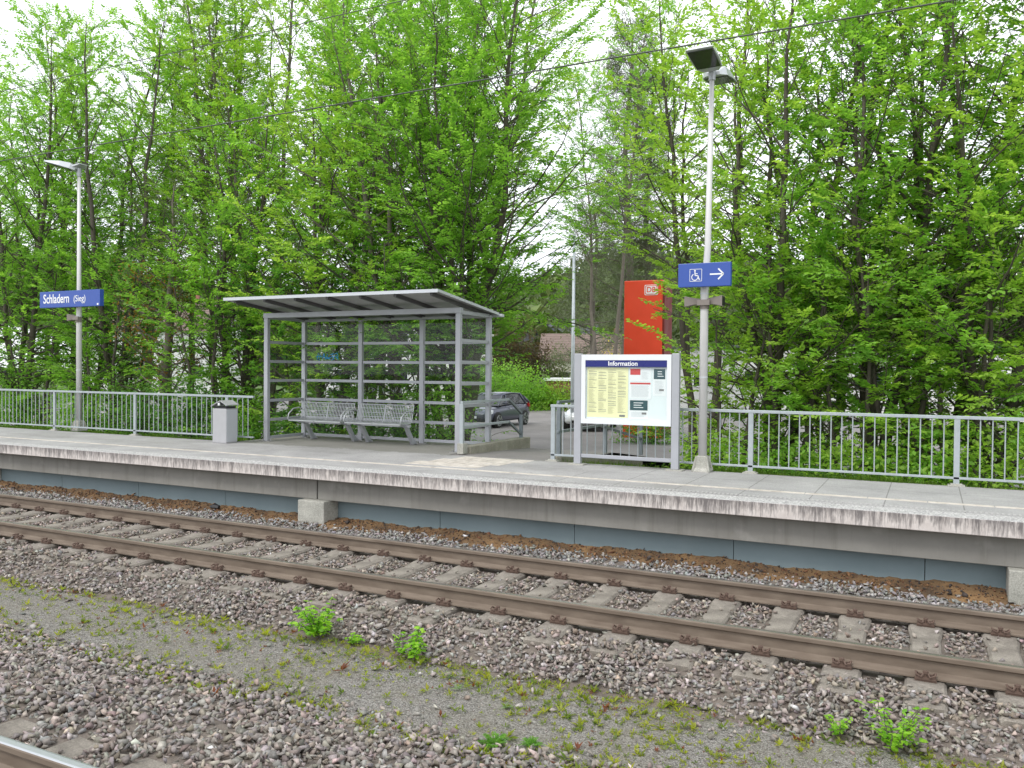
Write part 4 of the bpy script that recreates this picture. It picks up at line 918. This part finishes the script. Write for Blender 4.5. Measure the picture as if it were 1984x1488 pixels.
for i, (px, Y, h_, lb, c) in enumerate([(60, 7.8, 5.2, 'young tree low in front of the leftmost trees', GREEN), (190, 7.7, 4.6, 'young tree between the station name sign and the dark ivy tree', GREEN), (262, 9.6, 6.4, 'young deep green tree just left of and behind the dark ivy tree', DEEP), (410, 7.7, 5.6, 'young tree above the litter bin', GREEN), (500, 8.4, 6.2, 'young tree beside the left end of the shelter', GREEN), (585, 8.4, 5.0, 'young tree seen through the left back glass of the shelter', DEEP), (690, 8.6, 5.0, 'young tree seen through the middle back glass of the shelter', GREEN), (780, 8.8, 5.4, 'young tree seen through the right back glass of the shelter', DEEP), (850, 8.9, 5.2, 'young tree behind the right end of the shelter', GREEN),
    (1415, 7.8, 3.5, 'young tree just behind the right lamp pole', YELLOWG), (1530, 7.7, 4.8, 'young tree behind the railing between the lamp and the next post', GREEN), (1650, 7.6, 4.2, 'young tree behind the middle of the right railing span', YELLOWG), (1750, 7.9, 5.0, 'young tree left of the rightmost railing post', GREEN), (1860, 7.6, 4.4, 'young tree over the rightmost railing post', YELLOWG), (1970, 7.8, 5.0, 'young tree at the right edge of the photo', GREEN)]):
    T(px, Y, h_, 1.55, lb, seed=100+i, stems=2, cols=c, low=.02, dens=1.25, r0=.05, thin_top=.15, group='young understorey trees')
# low growth behind the railings
for i, (px, Y, rx, rz_h, n, c, lb) in enumerate([
    (20, 7.2, 1.3, 1.7, 5200, GREEN, 'bright shrub behind the railing at the left edge of the photo'), (150, 7.0, 1.0, 1.35, 4200, GREEN, 'low bright shrub behind the foot of the left lamp'),
    (265, 7.3, 1.2, 1.7, 5200, DEEP, 'dark shrub behind the middle of the left railing'), (370, 7.2, 1.1, 1.9, 5600, DEEP, 'dark shrub behind the litter bin'),
    (470, 7.4, 1.0, 1.6, 4600, GREEN, 'bright shrub beside the left corner of the shelter'), (600, 7.9, 1.3, 1.5, 4600, DEEP, 'dark shrub behind the left bench'),
    (740, 8.0, 1.3, 1.4, 4600, DEEP, 'dark shrub behind the right bench'), (850, 8.2, 1.1, 1.9, 4600, GREEN, 'green shrub behind the right back corner of the shelter'),
    (1385, 7.1, .75, 1.2, 2600, YELLOWG, 'yellow-green shrub behind the right lamp pole'), (1500, 7.0, 1.0, 1.3, 3000, GREEN, 'shrub behind the railing post right of the lamp'),
    (1640, 6.9, 1.1, 1.2, 3200, YELLOWG, 'leafy shrub behind the middle of the right railing'), (1790, 6.9, 1.0, 1.25, 3200, GREEN, 'shrub behind the rightmost railing post'), (1930, 6.8, 1.1, 1.4, 3400, YELLOWG, 'bright shrub at the right edge behind the railing')]):
    p_ = at(px, 700, Y); bush('shrub', lb, p_[0], Y, float(vz(p_[0], Y))-.05, rx, .8, rz_h*(.85 if px > 1300 else 1), int(n*(.42 if px > 1300 else .62)), 50+i, c, .095 if px > 1300 else .078, 'shrubs behind the platform railings', shape='six')
# plants around the car park
def B(name, px, Y, rx, ry, rz, n, lb, c, leaf=.15, cat='shrub', lift=0, seed=0): p_ = at(px, 700, Y); return bush(name, lb, p_[0], Y, -.4, rx, ry, rz, n, 80+seed, c, leaf, None, cat, 'four', 12, lift)
B('shrub', 1010, 40, 2.6, 1.5, 2.6, 6000, 'green shrub beyond the grey hatchback', GREEN, .16, seed=1); B('shrub', 1075, 41, 2.2, 1.5, 1.7, 4500, 'low bright hedge shrub beside the brick garage', YELLOWG, .15, seed=2); B('shrub', 940, 38, 3.0, 1.6, 3.2, 6000, 'shrub behind the grey hatchback and shelter', GREEN, .16, seed=3)
BROWN = ((.045, .035, .022), (.12, .085, .05)); GREYG = ((.07, .10, .045), (.15, .19, .09)); FORS = ((.45, .36, .02), (.75, .58, .04))
B('conifer', 985, 46, 2.6, 2.2, 6.8, 9000, 'dark brownish conifer behind the hatchback', BROWN, .17, 'tree', seed=4); B('conifer', 1045, 48, 2.2, 2.0, 5.2, 7000, 'dark conifer left of the car park lamp post', BROWN, .17, 'tree', seed=5)
B('shrub', 1075, 47, 1.8, 1.6, 4.0, 4500, 'pale green shrub left of the cream house', GREYG, .17, seed=6); B('shrub', 1182, 60, 1.5, 1.2, 4.4, 2600, 'yellow flowering forsythia beside the brown roof', FORS, .16, seed=7)
B('shrub', 1200, 31, 1.7, 1.2, 1.7, 3500, 'shrub at the foot of the red tower', GREEN, .13, seed=8); B('shrub', 1262, 20.8, 1.3, .8, 1.35, 3000, 'shrub in front of the foot of the red tower', DEEP, .10, seed=9)
B('shrub', 1150, 66, 3, 2, 3.4, 4000, 'shrub in front of the cream house', GREYG, .2, seed=10)
# pines
def pine(label, px, Y, h, seed, side=2.4, low=.22):
    r = np.random.default_rng(seed); p_ = at(px, 700, Y); root = thing('pine_tree', label, 'tree', (p_[0], Y, -.4), 0, 'tall pines beyond the car park')
    pts = [np.array([.15*np.sin(i*.7+seed), .1*np.cos(i), h*i/14]) for i in range(15)]; rr = [.26*(1-i/15)+.03 for i in range(15)]
    V, F = segs_mesh([[*pts[i], *pts[i+1], rr[i], rr[i+1]] for i in range(14)], 9); npmesh('trunk', M['trunk_grey'], V, F, parent=root, smooth=True)
    sg, CP, CD = [], [], []
    for b in range(90):
        t = low+(.99-low)*(b+r.random())/90; i = min(int(t*14), 13); p = pts[i]+(pts[i+1]-pts[i])*(t*14-i); a = b*2.4+r.normal(0, .4); L = side*(1.15-t)**.6*r.uniform(.5, 1.2)+.3; e = R(-12+45*t+r.normal(0, 8)); d = np.array([np.cos(a)*np.cos(e), np.sin(a)*np.cos(e), np.sin(e)]); prev = p
        for j in range(5):
            d = unit(d+r.normal(0, .13, 3)+[0, 0, .04]); q = prev+d*L/5; br = .045*(1-j/6)*(1.1-t)+.006; sg.append([*prev, *q, br, br*.8])
            if j >= 1:
                for k in range(3+int(2*t)):
                    s = unit(np.cross(d, [0, 0, 1])*(1 if r.random() < .5 else -1)+d*.6+r.normal(0, .25, 3)); e2 = prev+(q-prev)*r.random()+s*r.uniform(.2, .65); sg.append([*((prev+q)/2), *e2, .008, .005]); CP.append(e2); CD.append(s)
            prev = q
        CP.append(prev); CD.append(d)
    V, F = segs_mesh(sg, 4); npmesh('branches', M['trunk_grey'], V, F, parent=root)
    CP, CD = np.array(CP), np.array(CD); n = 20; P = np.repeat(CP, n, 0)+r.normal(0, .15, (len(CP)*n, 3)); D = unit(np.repeat(CD, n, 0)+r.normal(0, .75, P.shape)+[0, 0, .2])
    c0, c1 = np.array([.095, .125, .065]), np.array([.18, .22, .12]); C = c0+(c1-c0)*r.random((len(P), 1)); V, F, C = leaves(P, D, unit(r.normal(0, 1, P.shape)), r.uniform(.14, .26, len(P)), C, 'needle', 1.3); npmesh('crown', M['needle'], V, F, C, root)
pine('left-hand tall pine rising behind the red tower', 1213, 35, 20.5, 61); pine('right-hand tall pine rising behind the red tower', 1254, 37, 18.5, 62); 
pine('lower pine with drooping boughs behind the lamp post', 1150, 44, 13.0, 63, 3.4, .08)
# wooded hillside, one mass
def forest():
    r = np.random.default_rng(9); n = 1500; a = np.radians(r.uniform(-12, 66, n)); dist = r.uniform(125, 330, n)**1.0; x = -np.sin(a)*dist; y = np.cos(a)*dist; ok = y > 96; x, y = x[ok], y[ok]; n = len(x); z = hz(x, y)
    hgt = r.uniform(6, 12, n); k = 70; u = unit(r.normal(0, 1, (n, k, 3))); P = u*(r.random((n, k, 1))**.4)*np.stack([hgt*.38, hgt*.38, hgt*.55], 1)[:, None]+np.stack([x, y, z+hgt*.5], 1)[:, None]
    tone = r.random((n, 1, 1)); c = np.array([.055, .085, .03])+(np.array([.14, .19, .06])-np.array([.055, .085, .03]))*tone; C = np.broadcast_to(c, (n, k, 3))*r.uniform(.75, 1.25, (n, k, 1))
    D = unit(u+r.normal(0, .5, u.shape)); L = np.broadcast_to((hgt*.26)[:, None], (n, k))*r.uniform(.6, 1.2, (n, k))
    V, F, C = leaves(P.reshape(-1, 3), D.reshape(-1, 3), unit(r.normal(0, .6, (n*k, 3))+[0, 0, 1]), L.ravel(), C.reshape(-1, 3), 'four'); o = npmesh('forest', M['needle'], V, F, C); o['kind'] = 'stuff'
forest()
# undergrowth on the verge (uncountable)
def undergrowth():
    r = np.random.default_rng(21); P = []
    for x0, x1, n in ((-24, -12.1, 15000), (-12.1, -7.4, 5000), (-5.2, 4, 7500)):
        y = 5.13+(r.random(n)**1.6)*3.6; x = r.uniform(x0, x1, n); P.append(np.stack([x, y], 1))
    P = np.concatenate(P); P = P[~((P[:, 0] > -12.1) & (P[:, 0] < -7.25) & (P[:, 1] < 7.05))]
    z = vz(P[:, 0], P[:, 1]); hgt = r.random(len(P))**1.7*(.06+.16*np.abs(np.sin(P[:, 0]*1.3)*np.cos(P[:, 0]*.47+1)))
    P3 = np.column_stack([P, z+hgt]); D = unit(r.normal(0, 1, P3.shape)*[1, 1, .3]+[0, -.3, .15]); c0, c1 = np.array([.035, .10, .015]), np.array([.12, .24, .03]); C = c0+(c1-c0)*r.random((len(P3), 1))
    V, F, C = leaves(P3, D, unit(r.normal(0, .4, P3.shape)+[0, -.2, 1]), r.uniform(.03, .075, len(P3)), C, 'four'); o = npmesh('undergrowth', M['leaf'], V, F, C); o['kind'] = 'stuff'
    n = 16000; x = np.where(r.random(n) < .5, r.uniform(-5.15, 3, n), r.uniform(-22, -12.1, n)); y = 5.10+r.random(n)**1.5*1.2; z = vz(x, y); P3 = np.stack([x, y, z], 1); D = unit(np.stack([r.normal(0, .35, n), r.normal(0, .35, n), np.ones(n)], 1)); C = np.array([.08, .16, .02])+np.array([.08, .09, .01])*r.random((n, 1))
    V, F, C = leaves(P3, D, unit(r.normal(0, 1, P3.shape)), r.uniform(.05, .19, n), C, 'needle', .8); o = npmesh('verge_grass', M['leaf'], V, F, C); o['kind'] = 'stuff'
undergrowth()
# weeds on the cinder path: little rosettes and blades (uncountable)
def weeds():
    r = np.random.default_rng(31); n = 10500; x = r.uniform(-10, 2.2, n); y = r.uniform(-2.5, -1.0, n)
    edge = np.minimum(np.abs(y+1.12), np.abs(y+2.38)); patch = .5+.5*np.sin(x*1.1+2)*np.cos(y*2.5+x*.4); keep = r.random(n) < np.clip(.75*np.exp(-edge/.16)+.65*patch*(x > -4.8)+.25*patch, 0, .9); x, y = x[keep], y[keep]; n = len(x)
    k = 8; c = np.stack([x, y, np.full(n, -.345)], 1); a = r.uniform(0, 6.28, (n, k)); e = r.uniform(.15, 1.2, (n, k)); D = np.stack([np.cos(a)*np.cos(e), np.sin(a)*np.cos(e), np.sin(e)], 2)
    s = (r.gamma(2.2, .009, n)+.008)[:, None]*r.uniform(.5, 1.2, (n, k)); P = np.repeat(c[:, None], k, 1)+D*.004; tone = r.random((n, 1, 1)); C = np.array([.13, .20, .03])+(np.array([.38, .40, .05])-np.array([.13, .20, .03]))*tone+r.normal(0, .012, (n, k, 3)); red = (r.random((n, 1, 1)) < .06); C = np.where(red, [.22, .08, .04], C)
    V, F, C = leaves(P.reshape(-1, 3), D.reshape(-1, 3), np.tile([[0.01, 0.02, 1]], (n*k, 1)), s.ravel(), np.clip(C, .01, .6).reshape(-1, 3), 'four', .55); o = npmesh('weeds', M['leaf'], V, F, C); o['kind'] = 'stuff'
weeds()
# saplings and fern: individual plants on the path edge
SAP = ((.16, .38, .03), (.38, .62, .06))
def sapling(lb, x, y, z, h, rad, n, seed, c=SAP, leaf=.055, name='sapling'):
    r = np.random.default_rng(seed); root = thing(name, lb, 'plant', (x, y, z), 0, 'young plants on the path edge'); sg, P, D = [], [], []
    for k in range(n):
        a = r.uniform(0, 6.28); e = r.uniform(.5, 1.35); L = h*r.uniform(.6, 1.05); d = np.array([np.cos(a)*np.cos(e)*rad/h*1.5, np.sin(a)*np.cos(e)*rad/h*1.5, np.sin(e)]); prev = np.zeros(3)
        for j in range(7):
            d = unit(d+r.normal(0, .12, 3)); q = prev+d*L/7; sg.append([*prev, *q, .0035, .0028])
            if j >= 1:
                for m in range(3): b = r.uniform(0, 6.28); P.append(q); D.append(unit(np.array([np.cos(b), np.sin(b), r.uniform(-.35, .25)])))
            prev = q
    V, F = segs_mesh(sg, 4); npmesh('stem', M['trunk_grey'], V, F, parent=root); P, D = np.array(P), np.array(D); c0, c1 = pair(c); C = c0+(c1-c0)*r.random((len(P), 1))
    V, F, C = leaves(P, D, unit(r.normal(0, .35, P.shape)+[0, 0, 1]), leaf*r.uniform(.6, 1.2, len(P)), C, 'six'); npmesh('foliage', M['leaf'], V, F, C, root); return root
sapling('largest bright green sapling on the ballast shoulder, below the sleepers', -4.92, -1.06, -.34, .37, .19, 30, 1)
sapling('small sapling just right of the largest one', -4.55, -1.05, -.34, .12, .09, 6, 2, leaf=.04); sapling('upright leafy sapling in the lower centre of the photo', -3.84, -1.14, -.34, .29, .08, 9, 3, leaf=.055); sapling('thin pale sapling between the two leafy ones', -4.05, -1.06, -.34, .16, .10, 4, 4, leaf=.035)
sapling('broad sapling on the ballast edge in the lower right of the photo', -.17, -1.10, -.34, .33, .15, 20, 5, leaf=.045); sapling('small sapling left of the broad one in the lower right', -.50, -1.06, -.34, .19, .07, 5, 6, leaf=.04)
FERN = ((.10, .26, .03), (.19, .40, .05))
def fern(lb, x, y, rad, seed, n=16, c=FERN):
    r = np.random.default_rng(seed); root = thing('feathery_weed', lb, 'plant', (x, y, -.345), 0, 'feathery weeds on the path'); P, D, L = [], [], []
    for k in range(n):
        a = r.uniform(0, 6.28); e = r.uniform(.3, 1.0)
        for j in range(1, 14):
            t = j/14; q = np.array([np.cos(a)*np.cos(e)*t, np.sin(a)*np.cos(e)*t, np.sin(e)*t*.9-.35*t*t])*rad
            for s in (-1, 1): P.append(q); D.append(unit(np.array([np.cos(a+s*1.0), np.sin(a+s*1.0), .25]))); L.append(rad*.28*(1-t*.7))
    P, D, L = map(np.array, (P, D, L)); c0, c1 = pair(c); C = c0+(c1-c0)*r.random((len(P), 1)); V, F, C = leaves(P, D, unit(r.normal(0, .3, P.shape)+[0, 0, 1]), L, C, 'four', .6); npmesh('foliage', M['leaf'], V, F, C, root)
fern('feathery green weed on the near ballast edge, bottom centre', -2.50, -2.22, .15, 1); fern('feathery weed just right of the bottom centre one', -2.28, -2.12, .11, 2)
PALE = ((.20, .30, .14), (.32, .44, .22))
for i, (px, py) in enumerate(((870, 1310), (885, 1335), (980, 1372))):
    dd = _F+_R*(px-992)/FPX-_U*(py-744)/FPX; q = CAMP+(-.345-CAMP[2])/dd[2]*dd
    fern(['pale rosette weed nearest the far ballast in mid path', 'pale green star-shaped rosette weed in mid path', 'flat pale rosette weed furthest right in mid path'][i], q[0], q[1], .075, 10+i, 8, PALE)
# litter
o = MB(); o.loft([[(-.09, -.03, 0), (-.09, .03, 0), (-.09, .02, .03), (-.09, -.02, .02)], [(-.02, -.05, 0), (-.02, .05, 0), (-.02, .03, .07), (-.02, -.03, .05)], [(.10, -.04, 0), (.10, .02, 0), (.10, .02, .03), (.10, -.02, .04)]])
q = o.build('scrap', M['black'], None, .006); q.location = (-10.05, 2.62, -.09); tag(q, 'crumpled black plastic scrap on the soil left of the foundation block', 'litter')
r_ = np.random.default_rng(2); V, F = hull(r_); o = npmesh('tissue', M['litter_white'], V*[.05, .03, .045], F); o.location = (-5.42, 2.47, -.055); tag(o, 'crumpled white tissue on the ballast below the platform edge', 'litter')
